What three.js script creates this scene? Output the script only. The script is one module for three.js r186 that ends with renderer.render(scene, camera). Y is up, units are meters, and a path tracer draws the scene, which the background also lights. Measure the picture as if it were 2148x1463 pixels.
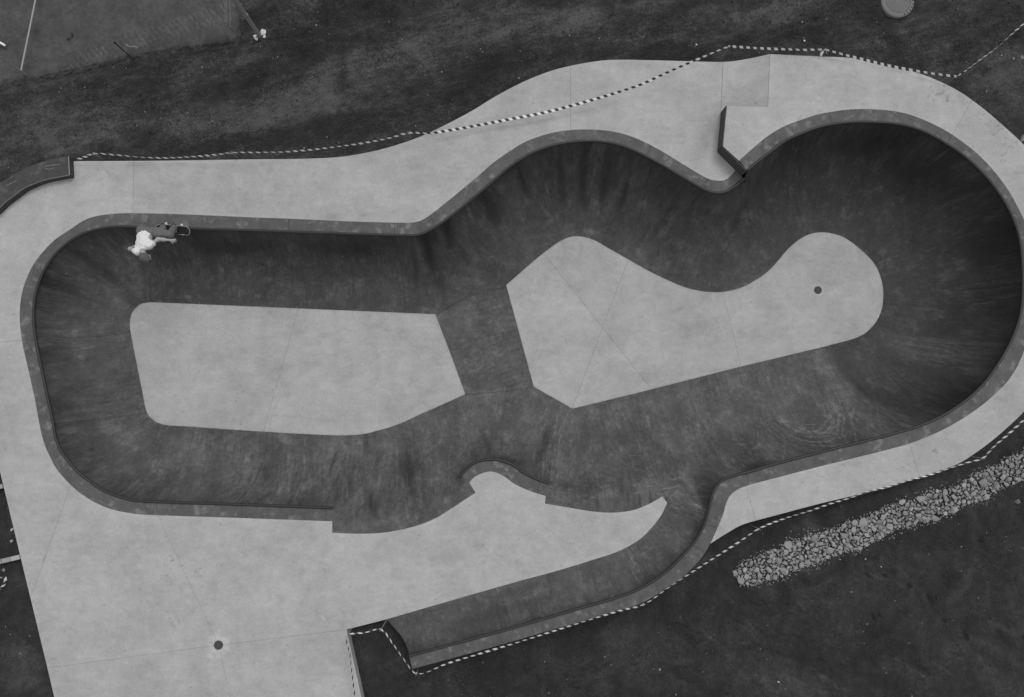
import * as THREE from 'three';
import { mergeGeometries } from 'three/addons/utils/BufferGeometryUtils.js';
import { ConvexGeometry } from 'three/addons/geometries/ConvexGeometry.js';
import { RoundedBoxGeometry } from 'three/addons/geometries/RoundedBoxGeometry.js';
import { createNoise2D, createNoise3D } from 'simplex-noise';

// ------------------------------------------------------------------ camera, sky, sun, exposure
const scene = new THREE.Scene();
const CAM_H = 16.5, F = 1490, IW = 2148, IH = 1463;           // drone height; focal length in photo pixels
const camera = new THREE.PerspectiveCamera(2 * Math.atan(IH / 2 / F) * 180 / Math.PI, 1024 / 697, 0.1, 2000);
camera.position.set(0, CAM_H, 0);
camera.up.set(0, 0, -1);
camera.lookAt(0.0161 * CAM_H, 0, -0.0661 * CAM_H);
camera.updateMatrixWorld();

const SUN_AZ = 0.45, SUN_EL = 0.98;                            // from the north, a little east, behind cloud
const sunDir = new THREE.Vector3(Math.sin(SUN_AZ) * Math.cos(SUN_EL), Math.sin(SUN_EL), -Math.cos(SUN_AZ) * Math.cos(SUN_EL));
{
  const w = 256, h = 128, d = new Float32Array(w * h * 4), v = new THREE.Vector3();
  const n3 = createNoise3D(rng(5));
  for (let j = 0; j < h; j++) for (let i = 0; i < w; i++) {
    const el = (j + 0.5) / h * Math.PI - Math.PI / 2, az = (i + 0.5) / w * Math.PI * 2 - Math.PI;
    v.set(Math.cos(el) * Math.cos(az), Math.sin(el), Math.cos(el) * Math.sin(az));
    const c = Math.max(0, v.dot(sunDir));
    const up = Math.max(0, v.y);
    let L = 0.17 + 0.60 * up + 0.55 * Math.pow(c, 4) + 0.25 * Math.pow(c, 24);
    L *= 1 + 0.10 * n3(v.x * 2.2, v.y * 4, v.z * 2.2) + 0.06 * n3(v.x * 6, v.y * 9, v.z * 6);
    if (v.y < 0) L = 0.16;
    const k = (j * w + i) * 4;
    d[k] = L; d[k + 1] = L; d[k + 2] = L; d[k + 3] = 1;
  }
  const sky = new THREE.DataTexture(d, w, h, THREE.RGBAFormat, THREE.FloatType);
  sky.mapping = THREE.EquirectangularReflectionMapping;
  sky.magFilter = THREE.LinearFilter; sky.minFilter = THREE.LinearFilter;
  sky.needsUpdate = true;
  scene.background = sky; scene.environment = sky;
}
const sun = new THREE.DirectionalLight(new THREE.Color(1, 0.995, 0.985), 1.05);
sun.position.copy(sunDir).multiplyScalar(60);
sun.castShadow = true;
sun.shadow.radius = 46;
sun.shadow.mapSize.set(4096, 4096);
Object.assign(sun.shadow.camera, { left: -20, right: 20, top: 20, bottom: -20, near: 1, far: 140 });
scene.add(sun, sun.target);
const renderer = new THREE.WebGLRenderer({ antialias: true });
renderer.setSize(1024, 697);
renderer.toneMapping = THREE.LinearToneMapping;
renderer.toneMappingExposure = 1.0;
renderer.shadowMap.enabled = true;

// ------------------------------------------------------------------ helpers
function rng(seed) { let a = seed >>> 0; return () => { a = (a + 0x6D2B79F5) >>> 0; let t = a; t = Math.imul(t ^ (t >>> 15), t | 1); t ^= t + Math.imul(t ^ (t >>> 7), t | 61); return ((t ^ (t >>> 14)) >>> 0) / 4294967296; }; }
const R = rng(20240611);
const rr = (a, b) => a + (b - a) * R();
const noiseA = createNoise2D(rng(11)), noiseB = createNoise2D(rng(12)), noiseC = createNoise2D(rng(13)), noise3 = createNoise3D(rng(14));
const clamp = (x, a = 0, b = 1) => Math.min(b, Math.max(a, x));
const mix = (a, b, t) => a + (b - a) * t;
const sstep = (a, b, x) => { const t = clamp((x - a) / (b - a)); return t * t * (3 - 2 * t); };
function fbm(n, x, y, oct, gain = 0.5) { let s = 0, a = 1, t = 0; for (let i = 0; i < oct; i++) { s += a * n(x, y); t += a; a *= gain; x = x * 2.03 + 17.1; y = y * 2.03 - 9.7; } return s / t; }

// survey: a place seen at (px, py) in the drone picture, lying h metres above the lower deck
const e = camera.matrixWorld.elements;
const vr = new THREE.Vector3(e[0], e[1], e[2]), vu = new THREE.Vector3(e[4], e[5], e[6]), vf = new THREE.Vector3(-e[8], -e[9], -e[10]);
function at(px, py, h = 0) {
  const d = vf.clone().addScaledVector(vr, (px - IW / 2) / F).addScaledVector(vu, (IH / 2 - py) / F);
  return d.multiplyScalar((h - CAM_H) / d.y).add(camera.position);
}
function seen(v) { const d = v.clone().sub(camera.position), z = d.dot(vf); return [IW / 2 + F * d.dot(vr) / z, IH / 2 - F * d.dot(vu) / z]; }
const pairs = (a) => { const o = []; for (let i = 0; i < a.length; i += 2) o.push([a[i], a[i + 1]]); return o; };
function smooth(a, step = 9) {                                  // soft line through surveyed points
  const c = new THREE.CatmullRomCurve3(pairs(a).map(([x, y]) => new THREE.Vector3(x, y, 0)), false, 'centripetal');
  return c.getSpacedPoints(Math.max(2, Math.round(c.getLength() / step))).map((p) => [p.x, p.y]);
}
const W = (line, h) => line.map(([x, y]) => { const p = at(x, y, h); return [p.x, p.z]; });
const w2 = (x, y, h = 0) => { const p = at(x, y, h); return [p.x, p.z]; };
function projOn(line, p) {
  let best = 1e9, bi = 0, bt = 0;
  for (let i = 0; i + 1 < line.length; i++) {
    const [ax, ay] = line[i], [bx, by] = line[i + 1], dx = bx - ax, dy = by - ay;
    const t = clamp(((p[0] - ax) * dx + (p[1] - ay) * dy) / (dx * dx + dy * dy + 1e-12));
    const q = (ax + dx * t - p[0]) ** 2 + (ay + dy * t - p[1]) ** 2;
    if (q < best) { best = q; bi = i; bt = t; }
  }
  return bi + bt;
}
function pointOn(line, s) { const i = Math.min(line.length - 2, Math.floor(s)), t = s - i; return [mix(line[i][0], line[i + 1][0], t), mix(line[i][1], line[i + 1][1], t)]; }
function sub(line, p, q) {                                      // the stretch of a line between two places on it
  const a = projOn(line, p), b = projOn(line, q), out = [pointOn(line, Math.min(a, b))];
  for (let i = Math.ceil(Math.min(a, b) + 1e-4); i <= Math.floor(Math.max(a, b) - 1e-4); i++) out.push(line[i]);
  out.push(pointOn(line, Math.max(a, b)));
  return a <= b ? out : out.reverse();
}
function distLine(flat, x, z) {
  let b = 1e9;
  for (let i = 0; i + 3 < flat.length; i += 2) {
    const ax = flat[i], az = flat[i + 1], dx = flat[i + 2] - ax, dz = flat[i + 3] - az, l = dx * dx + dz * dz;
    let t = l > 0 ? ((x - ax) * dx + (z - az) * dz) / l : 0; t = t < 0 ? 0 : t > 1 ? 1 : t;
    const ex = ax + dx * t - x, ez = az + dz * t - z, d = ex * ex + ez * ez;
    if (d < b) b = d;
  }
  return Math.sqrt(b);
}
const flatOf = (line, closed) => new Float64Array((closed ? [...line, line[0]] : line).flat());
function inside(flat, x, z) {
  let c = false;
  for (let i = 0; i + 3 < flat.length; i += 2) {
    const az = flat[i + 1], bz = flat[i + 3];
    if ((az > z) !== (bz > z) && x < (flat[i + 2] - flat[i]) * (z - az) / (bz - az) + flat[i]) c = !c;
  }
  return c;
}
function dedupe(poly, eps = 0.004) {
  const o = [];
  for (const p of poly) if (!o.length || Math.hypot(p[0] - o[o.length - 1][0], p[1] - o[o.length - 1][1]) > eps) o.push(p);
  while (o.length > 3 && Math.hypot(o[0][0] - o[o.length - 1][0], o[0][1] - o[o.length - 1][1]) < eps) o.pop();
  return o;
}
const area = (p) => { let s = 0; for (let i = 0; i < p.length; i++) { const a = p[i], b = p[(i + 1) % p.length]; s += a[0] * b[1] - b[0] * a[1]; } return s / 2; };
function inset(poly, d) {
  const sg = area(poly) > 0 ? 1 : -1, n = poly.length;
  return poly.map((p, i) => {
    const a = poly[(i + n - 1) % n], b = poly[(i + 1) % n];
    let ux = p[0] - a[0], uz = p[1] - a[1], vx = b[0] - p[0], vz = b[1] - p[1];
    const lu = Math.hypot(ux, uz) || 1, lv = Math.hypot(vx, vz) || 1; ux /= lu; uz /= lu; vx /= lv; vz /= lv;
    let nx = -(uz + vz) * sg, nz = (ux + vx) * sg; const l = Math.hypot(nx, nz) || 1; nx /= l; nz /= l;
    const c = Math.max(0.5, nx * -uz * sg + nz * ux * sg);
    return [p[0] + nx * d / c, p[1] + nz * d / c];
  });
}
function clipHalf(poly, a, b, side) {                           // the part of a slab on one side of a saw cut
  const f = (p) => ((b[0] - a[0]) * (p[1] - a[1]) - (b[1] - a[1]) * (p[0] - a[0])) * side, o = [];
  for (let i = 0; i < poly.length; i++) {
    const p = poly[i], q = poly[(i + 1) % poly.length], fp = f(p), fq = f(q);
    if (fp >= 0) o.push(p);
    if (fp * fq < 0) { const t = fp / (fp - fq); o.push([mix(p[0], q[0], t), mix(p[1], q[1], t)]); }
  }
  return o;
}
function triangulate(poly, holes = []) {
  const v = (p) => new THREE.Vector2(p[0], p[1]);
  const t = THREE.ShapeUtils.triangulateShape(poly.map(v), holes.map((h) => h.map(v)));
  const verts = [...poly, ...holes.flat()];
  for (const f of t) { const [a, b, c] = f.map((i) => verts[i]); if ((b[0] - a[0]) * (c[1] - a[1]) - (b[1] - a[1]) * (c[0] - a[0]) > 0) f.reverse(); }
  return { verts, tris: t };
}
function refine(m, L) {
  const L2 = L * L, V = m.verts; let T = m.tris;
  for (let pass = 0; pass < 24; pass++) {
    const mids = new Map(); let any = false;
    const mid = (a, b) => {
      const p = V[a], q = V[b], l = (p[0] - q[0]) ** 2 + (p[1] - q[1]) ** 2;
      if (l <= L2) return -1;
      const k = a < b ? a * 4194304 + b : b * 4194304 + a; let i = mids.get(k);
      if (i === undefined) { i = V.length; V.push([(p[0] + q[0]) / 2, (p[1] + q[1]) / 2]); mids.set(k, i); }
      any = true; return i;
    };
    const O = [];
    for (const [a, b, c] of T) {
      const x = mid(a, b), y = mid(b, c), z = mid(c, a), n = (x >= 0) + (y >= 0) + (z >= 0);
      if (n === 0) O.push([a, b, c]);
      else if (n === 3) O.push([a, x, z], [x, b, y], [z, y, c], [x, y, z]);
      else if (n === 1) { if (x >= 0) O.push([a, x, c], [x, b, c]); else if (y >= 0) O.push([a, b, y], [a, y, c]); else O.push([a, b, z], [z, b, c]); }
      else if (x < 0) O.push([z, y, c], [a, b, y], [a, y, z]);
      else if (y < 0) O.push([a, x, z], [x, b, c], [x, c, z]);
      else O.push([x, b, y], [a, x, y], [a, y, c]);
    }
    T = O; if (!any) break;
  }
  m.tris = T; return m;
}

// the ground plan that all surface textures share: 30 x 20.6 m
const PX0 = -15, PZ0 = -10.8, PW = 30, PD = 20.6;
const planUV = (g) => {
  const p = g.attributes.position, u = new Float32Array(p.count * 2);
  for (let i = 0; i < p.count; i++) { u[2 * i] = (p.getX(i) - PX0) / PW; u[2 * i + 1] = (p.getZ(i) - PZ0) / PD; }
  g.setAttribute('uv', new THREE.BufferAttribute(u, 2)); return g;
};
function geo(pos, idx) { const g = new THREE.BufferGeometry(); g.setAttribute('position', new THREE.Float32BufferAttribute(pos, 3)); if (idx) g.setIndex(idx); return g; }
function surface(m, hf) {
  const pos = new Float32Array(m.verts.length * 3);
  m.verts.forEach(([x, z], i) => { pos[3 * i] = x; pos[3 * i + 1] = hf(x, z); pos[3 * i + 2] = z; });
  const g = geo(pos, m.tris.flat()); g.computeVertexNormals(); return planUV(g);
}
function slab(poly, h, thick, ins = 0.0012) {                     // a poured slab: top face and edges, its arris eased
  poly = dedupe(poly); if (area(poly) < 0) poly = poly.slice().reverse();
  if (ins) poly = inset(poly, ins);
  const topP = inset(poly, 0.002);
  const { verts, tris } = triangulate(topP), pos = [], push = (x, y, z) => pos.push(x, y, z);
  for (const f of tris) for (const i of f) push(verts[i][0], h, verts[i][1]);
  for (let i = 0; i < poly.length; i++) {
    const k = (i + 1) % poly.length, a = poly[i], b = poly[k], c = topP[i], d = topP[k], y0 = h - thick, y1 = h - 0.003;
    push(a[0], y0, a[1]); push(a[0], y1, a[1]); push(b[0], y1, b[1]); push(a[0], y0, a[1]); push(b[0], y1, b[1]); push(b[0], y0, b[1]);
    push(a[0], y1, a[1]); push(c[0], h, c[1]); push(d[0], h, d[1]); push(a[0], y1, a[1]); push(d[0], h, d[1]); push(b[0], y1, b[1]);
  }
  const g = geo(pos); g.computeVertexNormals(); return planUV(g);
}
const names = new Map();
function numbered(n) { const k = names.get(n) || 0; names.set(n, k + 1); return k ? `${n}_${String(k).padStart(3, '0')}` : n; }
function tag(o, label, category, group, kind) { if (label) o.userData.label = label; if (category) o.userData.category = category; if (group) o.userData.group = group; if (kind) o.userData.kind = kind; return o; }
function shadows(o) { o.castShadow = true; o.receiveShadow = true; return o; }
function thing(name, pos, label, category, group, kind) {
  const g = new THREE.Group(); g.name = numbered(name); g.position.copy(pos); scene.add(g); return tag(g, label, category, group, kind);
}
function part(parent, name, g, mat, moved = true) {               // geometry in place; shifted to the thing's own axes
  const root = parent.isGroup ? parent : parent.parent;
  if (moved) g.translate(-root.position.x, -root.position.y, -root.position.z);
  const m = shadows(new THREE.Mesh(g, mat)); m.name = name; parent.add(m); return m;
}
function tube(pts, r, seg = 8, closed = false) {
  const c = new THREE.CatmullRomCurve3(pts, closed, 'centripetal');
  return new THREE.TubeGeometry(c, Math.max(2, pts.length * 2), r, seg, closed);
}
function rod(a, b, r0, r1 = r0, seg = 10) {
  const d = b.clone().sub(a), g = new THREE.CylinderGeometry(r1, r0, d.length(), seg);
  g.applyQuaternion(new THREE.Quaternion().setFromUnitVectors(new THREE.Vector3(0, 1, 0), d.clone().normalize()));
  return g.translate((a.x + b.x) / 2, (a.y + b.y) / 2, (a.z + b.z) / 2);
}

// ------------------------------------------------------------------ surveyed lines
const RISE = 0.38, FLOOR_W = -1.3, FLOOR_E = -1.65;
const COPE_W = smooth([697.7, 1066, 540, 1060, 330, 1053, 289, 1051, 254, 1043.5, 220, 1030.5, 192.5, 1013, 161.5, 988, 148, 973, 129, 947.5, 117, 919.6, 111, 885, 101, 839.5, 87, 773, 75, 714, 71, 679, 71.5, 637, 77, 608, 86, 581.5, 101, 553.7, 122, 527.5, 150, 504, 184.7, 486.7, 219.6, 478.5, 251, 476, 313.7, 478, 500, 483, 674, 489, 848.7, 494, 876.6, 493.2, 897.5, 485.7, 918.4, 473.5, 969, 435.5, 1036, 379, 1068, 351, 1100, 330, 1127, 316.5, 1160.5, 305.4, 1194, 299, 1227.5, 296.4, 1261, 297.4, 1294.4, 303, 1328, 315, 1361.4, 331.5, 1395, 350, 1462, 389.5, 1482, 400, 1502, 405, 1522, 403, 1542, 391, 1561.7, 374.4]);
const BAND_W = smooth([697, 1094, 600, 1090.5, 500, 1087, 326.6, 1081, 289, 1079, 240.6, 1070.7, 206, 1058, 172, 1038, 148, 1018, 118, 984, 105, 960, 96, 940.6, 87, 912.7, 71.5, 832.5, 57.5, 770, 45.3, 714, 41, 672, 42, 637, 47, 609, 56, 583, 69.7, 555, 90.6, 527.5, 115, 503, 148, 481, 168, 467, 188, 457.5, 214, 451.6, 255, 448, 301.5, 448, 402, 451, 540, 457, 600.5, 459, 734.5, 465, 835, 467.7, 862, 467.7, 878.6, 465, 895, 456.6, 935.5, 425.5, 1002.5, 370, 1036, 341, 1069.5, 317.5, 1100, 299, 1127, 288.2, 1160.5, 278.6, 1194, 273.6, 1227.5, 272, 1261, 273.3, 1294.4, 278, 1328, 288, 1361.4, 303, 1395, 321.5, 1428.4, 342.3, 1462, 362.7, 1482, 373.7, 1495.4, 378.4, 1512, 379.8, 1524, 377, 1533, 369, 1545, 355.5]);
const COPE_E = smooth([1567.4, 358.3, 1596, 335, 1620, 316.5, 1647, 296.4, 1680.5, 281, 1714, 268.5, 1747.4, 261, 1794, 256.5, 1841, 257, 1881.4, 260.5, 1915, 268, 1948.4, 281, 1982, 300, 2015.4, 322, 2049, 351, 2082.4, 388, 2109, 427, 2128, 466, 2138, 498, 2143, 533, 2145.5, 574.6, 2145, 616, 2142, 651, 2134, 683, 2120, 717.6, 2103, 749, 2085, 777, 2061, 808, 2033, 834.5, 1998, 860, 1963.5, 879, 1929, 893.6, 1902.5, 902, 1859, 914.5, 1754, 940.7, 1684.6, 958.3, 1617, 976, 1575.6, 989, 1541, 998, 1521, 1005, 1507, 1015, 1497, 1030.5, 1491, 1049, 1484.5, 1077, 1474, 1108, 1455, 1139, 1431, 1167, 1404, 1194, 1369.4, 1219.5, 1335, 1238.5, 1283.4, 1257.4, 1232, 1272, 1163, 1292, 1060, 1322, 1016, 1334, 947, 1352.5, 857.9, 1376.9]);
const BAND_E = smooth([1550.6, 337.6, 1579, 312, 1613.5, 284, 1647, 264.6, 1680.5, 252, 1714, 241, 1747.4, 234.4, 1787.6, 229.7, 1834.5, 229.7, 1881, 234.4, 1915, 242.8, 1948, 256, 1982, 273, 2015, 294.7, 2049, 321.5, 2082, 355, 2116, 400, 2134, 432, 2149, 463, 2160, 497, 2167, 540, 2170, 590, 2167, 640, 2160, 690, 2148, 738, 2134, 770, 2113.5, 801, 2089, 825.6, 2061, 850, 2026, 874.5, 1991.4, 895, 1949.6, 915, 1907.8, 931, 1859, 944.5, 1789, 962, 1719.5, 979, 1620, 1005, 1575.6, 1016.7, 1548, 1027, 1532.7, 1039, 1524, 1054.5, 1515.5, 1083.8, 1503.5, 1111, 1490.4, 1140.5, 1477.7, 1163, 1455.3, 1190, 1424.4, 1218, 1383, 1245, 1350, 1264, 1310, 1280, 1232, 1301, 1163, 1321, 1060, 1351, 981, 1373, 864, 1404.7]);
const ISLE_IN = smooth([967, 997, 981.4, 980.6, 998.6, 970, 1016, 965, 1033, 964, 1050, 966, 1078, 977, 1094, 989, 1122, 1003.5, 1150, 1014], 5);
const ISLE_OUT = smooth([984, 1013, 995, 1001, 1012.4, 992.7, 1028, 989.5, 1043.3, 992.7, 1060, 1001.5, 1077, 1014, 1101, 1026, 1125, 1035, 1145, 1041], 5);
const HIP_W = smooth([696.7, 1118, 747.6, 1120, 802.6, 1118, 844, 1111, 878, 1102, 912.6, 1088, 947, 1067, 997, 1034]);
const HIP_E = smooth([1143.5, 1057, 1197.5, 1066, 1240, 1073, 1266, 1075.5, 1294, 1075.5, 1328, 1070.7, 1359, 1059, 1390, 1041.5]);
const RAMP_LOW = smooth([1400, 1055.6, 1390, 1077, 1376, 1097.5, 1345, 1130, 1300.6, 1156, 1242, 1176, 1163, 1200, 1100, 1217, 981.4, 1250.6, 811, 1300]);
const FLAT_W = [...smooth([313.7, 876, 306.7, 864, 296.3, 815, 285.8, 762.8, 273.6, 700, 271.5, 682.6, 273.6, 663.4, 282.3, 647.8, 296.3, 637.3, 315, 634.3]), ...smooth([340, 635, 620, 647, 913, 659.3]), ...smooth([946.3, 745.5, 976, 827.4]), ...smooth([972, 829.5, 883.5, 869, 834.7, 891, 800, 902, 758, 911.8, 716, 914, 540, 905.5, 380, 894.5, 348.5, 892.8, 327.6, 886.5])];
const FLAT_E = [...smooth([1061.7, 598.3, 1119.3, 811]), ...smooth([1120, 812, 1200.5, 857.7]), ...smooth([1203, 857.5, 1356.4, 820, 1555, 769.5, 1620, 754, 1764.8, 718.6, 1799.7, 708, 1817, 698.4, 1834.5, 681, 1846.7, 660, 1853, 634, 1853, 606, 1846.7, 578, 1836.3, 555.4, 1817, 533.5, 1792, 512, 1768.3, 497, 1747.4, 490, 1719.5, 487.4, 1695, 492.7, 1674, 504.5, 1653, 523, 1634, 545, 1615, 566, 1600, 578, 1562, 600.8, 1534, 609.5, 1506.3, 613, 1471.4, 611, 1436.6, 602.5, 1394.7, 585, 1356.4, 566, 1318, 544, 1276, 520.6, 1248, 504.5, 1224, 497, 1199.5, 496.3, 1178.6, 504, 1140, 531, 1063, 597])];
const OUT_N = smooth([152, 338, 335, 337, 540, 334, 634, 333, 717.8, 328.5, 785, 316.6, 835, 303, 885, 285, 935.5, 261, 986, 234.5, 1036, 204, 1069.5, 185.5, 1110, 166, 1160.5, 147, 1210.7, 135, 1261, 127, 1301, 125, 1361, 126, 1495, 129.6, 1517, 130]);
const OUT_E = smooth([1615.6, 113.3, 1714, 118, 1787.6, 121.5, 1831, 129, 1881.4, 140.7, 1931.7, 154.7, 1965, 167.5, 2015.4, 193, 2065.6, 229.4, 2102.5, 261, 2129, 284.7, 2148, 303, 2200, 365, 2240, 440, 2262, 520, 2268, 600, 2255, 690, 2220, 770, 2180, 827, 2148, 865, 2117, 895, 2085.6, 922, 2047, 951, 2010, 974, 1958, 992.7, 1855, 1025.3, 1717.6, 1058, 1620, 1084, 1589.4, 1092, 1555, 1102.7, 1527.5, 1118, 1490.4, 1141.5]);
const TIP = [1400, 1055.6], CREST = [1484.5, 1077];
const WEST = [[-62, 735], [0, 994], [44.7, 1180], [98.5, 1402], [112.8, 1463], [135, 1560]];
const RAMP_END = [[811, 1300, 0], [825.4, 1318.4, 0.06], [837, 1332.6, 0.13], [849, 1353.9, 0.25], [856, 1370.4, 0.35], [857.9, 1376.9, RISE]].map((p) => w2(...p));

// ------------------------------------------------------------------ shape of the bowl and of the quarter pipe
const copeEBowl = sub(COPE_E, COPE_E[0], CREST), copeERamp = sub(COPE_E, CREST, COPE_E[COPE_E.length - 1]);
const circ = (u) => (1 - Math.sqrt(Math.max(0, 1 - (0.988 * u) ** 2))) / (1 - Math.sqrt(1 - 0.988 ** 2));
const rampLowF = flatOf(W(RAMP_LOW, 0)), rampCopeF = flatOf(W(copeERamp, RISE));
const rampH = (x, z) => { const a = distLine(rampLowF, x, z), b = distLine(rampCopeF, x, z); return RISE * circ(a / (a + b + 1e-6)); };
const crestLine = []; for (let i = 0; i <= 10; i++) { const t = i / 10, a = w2(...TIP, 0), b = w2(...CREST, RISE); crestLine.push([mix(a[0], b[0], t), mix(a[1], b[1], t)]); }
const rimParts = [
  [W(COPE_W, 0), 0, 0], [W(copeEBowl, RISE), RISE, 0], [crestLine.slice().reverse(), null, 1],
  [[w2(1400, 1055.6), w2(1390, 1041.5)], 0, 1], [W(HIP_E, 0).reverse(), 0, 1], [[w2(1143.5, 1057), w2(1145, 1041), w2(1150, 1014)], 0, 1],
  [W(ISLE_IN, 0).reverse(), 0, 0], [[w2(967, 997), w2(984, 1013), w2(997, 1034)], 0, 1], [W(HIP_W, 0).reverse(), 0, 1], [[w2(696.7, 1118), w2(697, 1094), w2(697.7, 1066)], 0, 1],
];
const rimPoly = dedupe(rimParts.flatMap((p) => p[0]), 0.01), rimF = flatOf(rimPoly, true);
const rimS = [];
for (const [line, h, hip] of rimParts) line.forEach((p, i) => {
  const n = i + 1 < line.length ? Math.max(1, Math.ceil(Math.hypot(line[i + 1][0] - p[0], line[i + 1][1] - p[1]) / 0.12)) : 1;
  for (let k = 0; k < n; k++) { const q = k ? [mix(p[0], line[i + 1][0], k / n), mix(p[1], line[i + 1][1], k / n)] : p; rimS.push(q[0], q[1], h === null ? rampH(q[0], q[1]) : h, hip); }
});
const flatWPoly = dedupe(W(FLAT_W, FLOOR_W), 0.01), flatEPoly = dedupe(W(FLAT_E, FLOOR_E), 0.01);
const flatWF = flatOf(flatWPoly, true), flatEF = flatOf(flatEPoly, true);
function bowlH(x, z) {
  const d1 = distLine(flatWF, x, z), d2 = distLine(flatEF, x, z), df = Math.min(d1, d2), dr = distLine(rimF, x, z);
  const floor = (FLOOR_W * d2 * d2 + FLOOR_E * d1 * d1) / (d1 * d1 + d2 * d2 + 1e-9);
  let s = 0, sh = 0, s4 = 0, sp = 0;
  for (let i = 0; i < rimS.length; i += 4) {
    const q = (rimS[i] - x) ** 2 + (rimS[i + 1] - z) ** 2 + 1e-6, a = 1 / (q * q), b = a / q;
    s += b; sh += b * rimS[i + 2]; s4 += a; sp += a * rimS[i + 3];
  }
  const u = df / (df + dr + 1e-9), hip = sp / s4;
  const pr = mix(circ(u), u * u * (3 - 2 * u), hip);
  return floor + (sh / s - floor) * pr;
}

// ------------------------------------------------------------------ surface textures, all computed on the plan
class Plate {
  constructor(w, h, v = 0) { this.w = w; this.h = h; this.d = new Float32Array(w * h).fill(v); this.sx = w / PW; this.sz = h / PD; }
  each(f) { for (let j = 0, k = 0; j < this.h; j++) { const z = PZ0 + (j + 0.5) / this.sz; for (let i = 0; i < this.w; i++, k++) this.d[k] = f(PX0 + (i + 0.5) / this.sx, z, this.d[k], i, j); } return this; }
  blob(x, z, rx, rz, ang, amt, mode = 'mul', pow = 1) {
    const cx = (x - PX0) * this.sx, cy = (z - PZ0) * this.sz, R0 = Math.max(rx, rz) * this.sx * 1.05, c = Math.cos(ang), s = Math.sin(ang);
    for (let j = Math.max(0, Math.floor(cy - R0)); j < Math.min(this.h, cy + R0); j++) for (let i = Math.max(0, Math.floor(cx - R0)); i < Math.min(this.w, cx + R0); i++) {
      const dx = (i + 0.5 - cx) / this.sx, dz = (j + 0.5 - cy) / this.sz, u = (dx * c + dz * s) / rx, v = (-dx * s + dz * c) / rz, q = u * u + v * v;
      if (q >= 1) continue;
      const f = Math.pow(1 - q, pow) , k = j * this.w + i;
      if (mode === 'mul') this.d[k] *= 1 + (amt - 1) * f; else this.d[k] += amt * f;
    }
  }
  stroke(pts, wid, amt, mode = 'mul', fade = true, rough = 0) {   // a worn line along world points [[x,z],..]
    const st = 0.5 / this.sx; let acc = 0, tot = 0;
    for (let i = 0; i + 1 < pts.length; i++) tot += Math.hypot(pts[i + 1][0] - pts[i][0], pts[i + 1][1] - pts[i][1]);
    for (let i = 0; i + 1 < pts.length; i++) {
      const [ax, az] = pts[i], [bx, bz] = pts[i + 1], l = Math.hypot(bx - ax, bz - az), n = Math.max(1, Math.ceil(l / st));
      for (let k = 0; k < n; k++) {
        const t = k / n, s = (acc + l * t) / tot; let a = fade ? Math.sin(Math.PI * clamp(s)) : 1;
        if (rough) a *= clamp(0.5 + rough * noiseC(s * tot * 9, tot * 3.1 + ax)); if (a < 0.02) continue;
        const cx = (mix(ax, bx, t) - PX0) * this.sx, cy = (mix(az, bz, t) - PZ0) * this.sz, hw = wid * this.sx / 2;
        for (let j = Math.floor(cy - hw - 1); j <= cy + hw + 1; j++) for (let q = Math.floor(cx - hw - 1); q <= cx + hw + 1; q++) {
          if (j < 0 || q < 0 || j >= this.h || q >= this.w) continue;
          const d = Math.hypot(q + 0.5 - cx, j + 0.5 - cy), c = clamp(hw + 0.5 - d) * a * 0.9 / (2 * hw + 1), m = j * this.w + q;
          if (c > 0) { if (mode === 'mul') this.d[m] *= 1 + (amt - 1) * c; else this.d[m] += amt * c; }
        }
      }
      acc += l;
    }
  }
  texture(wrap = THREE.ClampToEdgeWrapping) {
    const o = new Uint8Array(this.w * this.h * 4);
    for (let i = 0; i < this.d.length; i++) { const v = clamp(this.d[i], 0, 1), s = v <= 0.0031308 ? v * 12.92 : 1.055 * Math.pow(v, 1 / 2.4) - 0.055, b = Math.round(s * 255 + (((i * 7919) % 97) / 97 - 0.5) * 0.8); o[4 * i] = o[4 * i + 1] = o[4 * i + 2] = b; o[4 * i + 3] = 255; }
    const t = new THREE.DataTexture(o, this.w, this.h, THREE.RGBAFormat); t.colorSpace = THREE.SRGBColorSpace;
    t.magFilter = t.minFilter = THREE.LinearFilter; t.wrapS = t.wrapT = wrap; t.needsUpdate = true; return t;
  }
  relief(wrap = THREE.ClampToEdgeWrapping) {
    const o = new Uint8Array(this.w * this.h * 4);
    for (let i = 0; i < this.d.length; i++) { const b = Math.round(clamp(this.d[i], 0, 1) * 255); o[4 * i] = o[4 * i + 1] = o[4 * i + 2] = b; o[4 * i + 3] = 255; }
    const t = new THREE.DataTexture(o, this.w, this.h, THREE.RGBAFormat); t.magFilter = t.minFilter = THREE.LinearFilter; t.wrapS = t.wrapT = wrap; t.needsUpdate = true; return t;
  }
}
const TW = 2048, TH = 1406;
function arcPts(cx, cz, r, a0, a1, n = 24, wob = 0) { const o = []; for (let i = 0; i <= n; i++) { const a = mix(a0, a1, i / n), q = r * (1 + wob * Math.sin(i * 0.5)); o.push([cx + Math.cos(a) * q, cz + Math.sin(a) * q]); } return o; }

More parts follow.
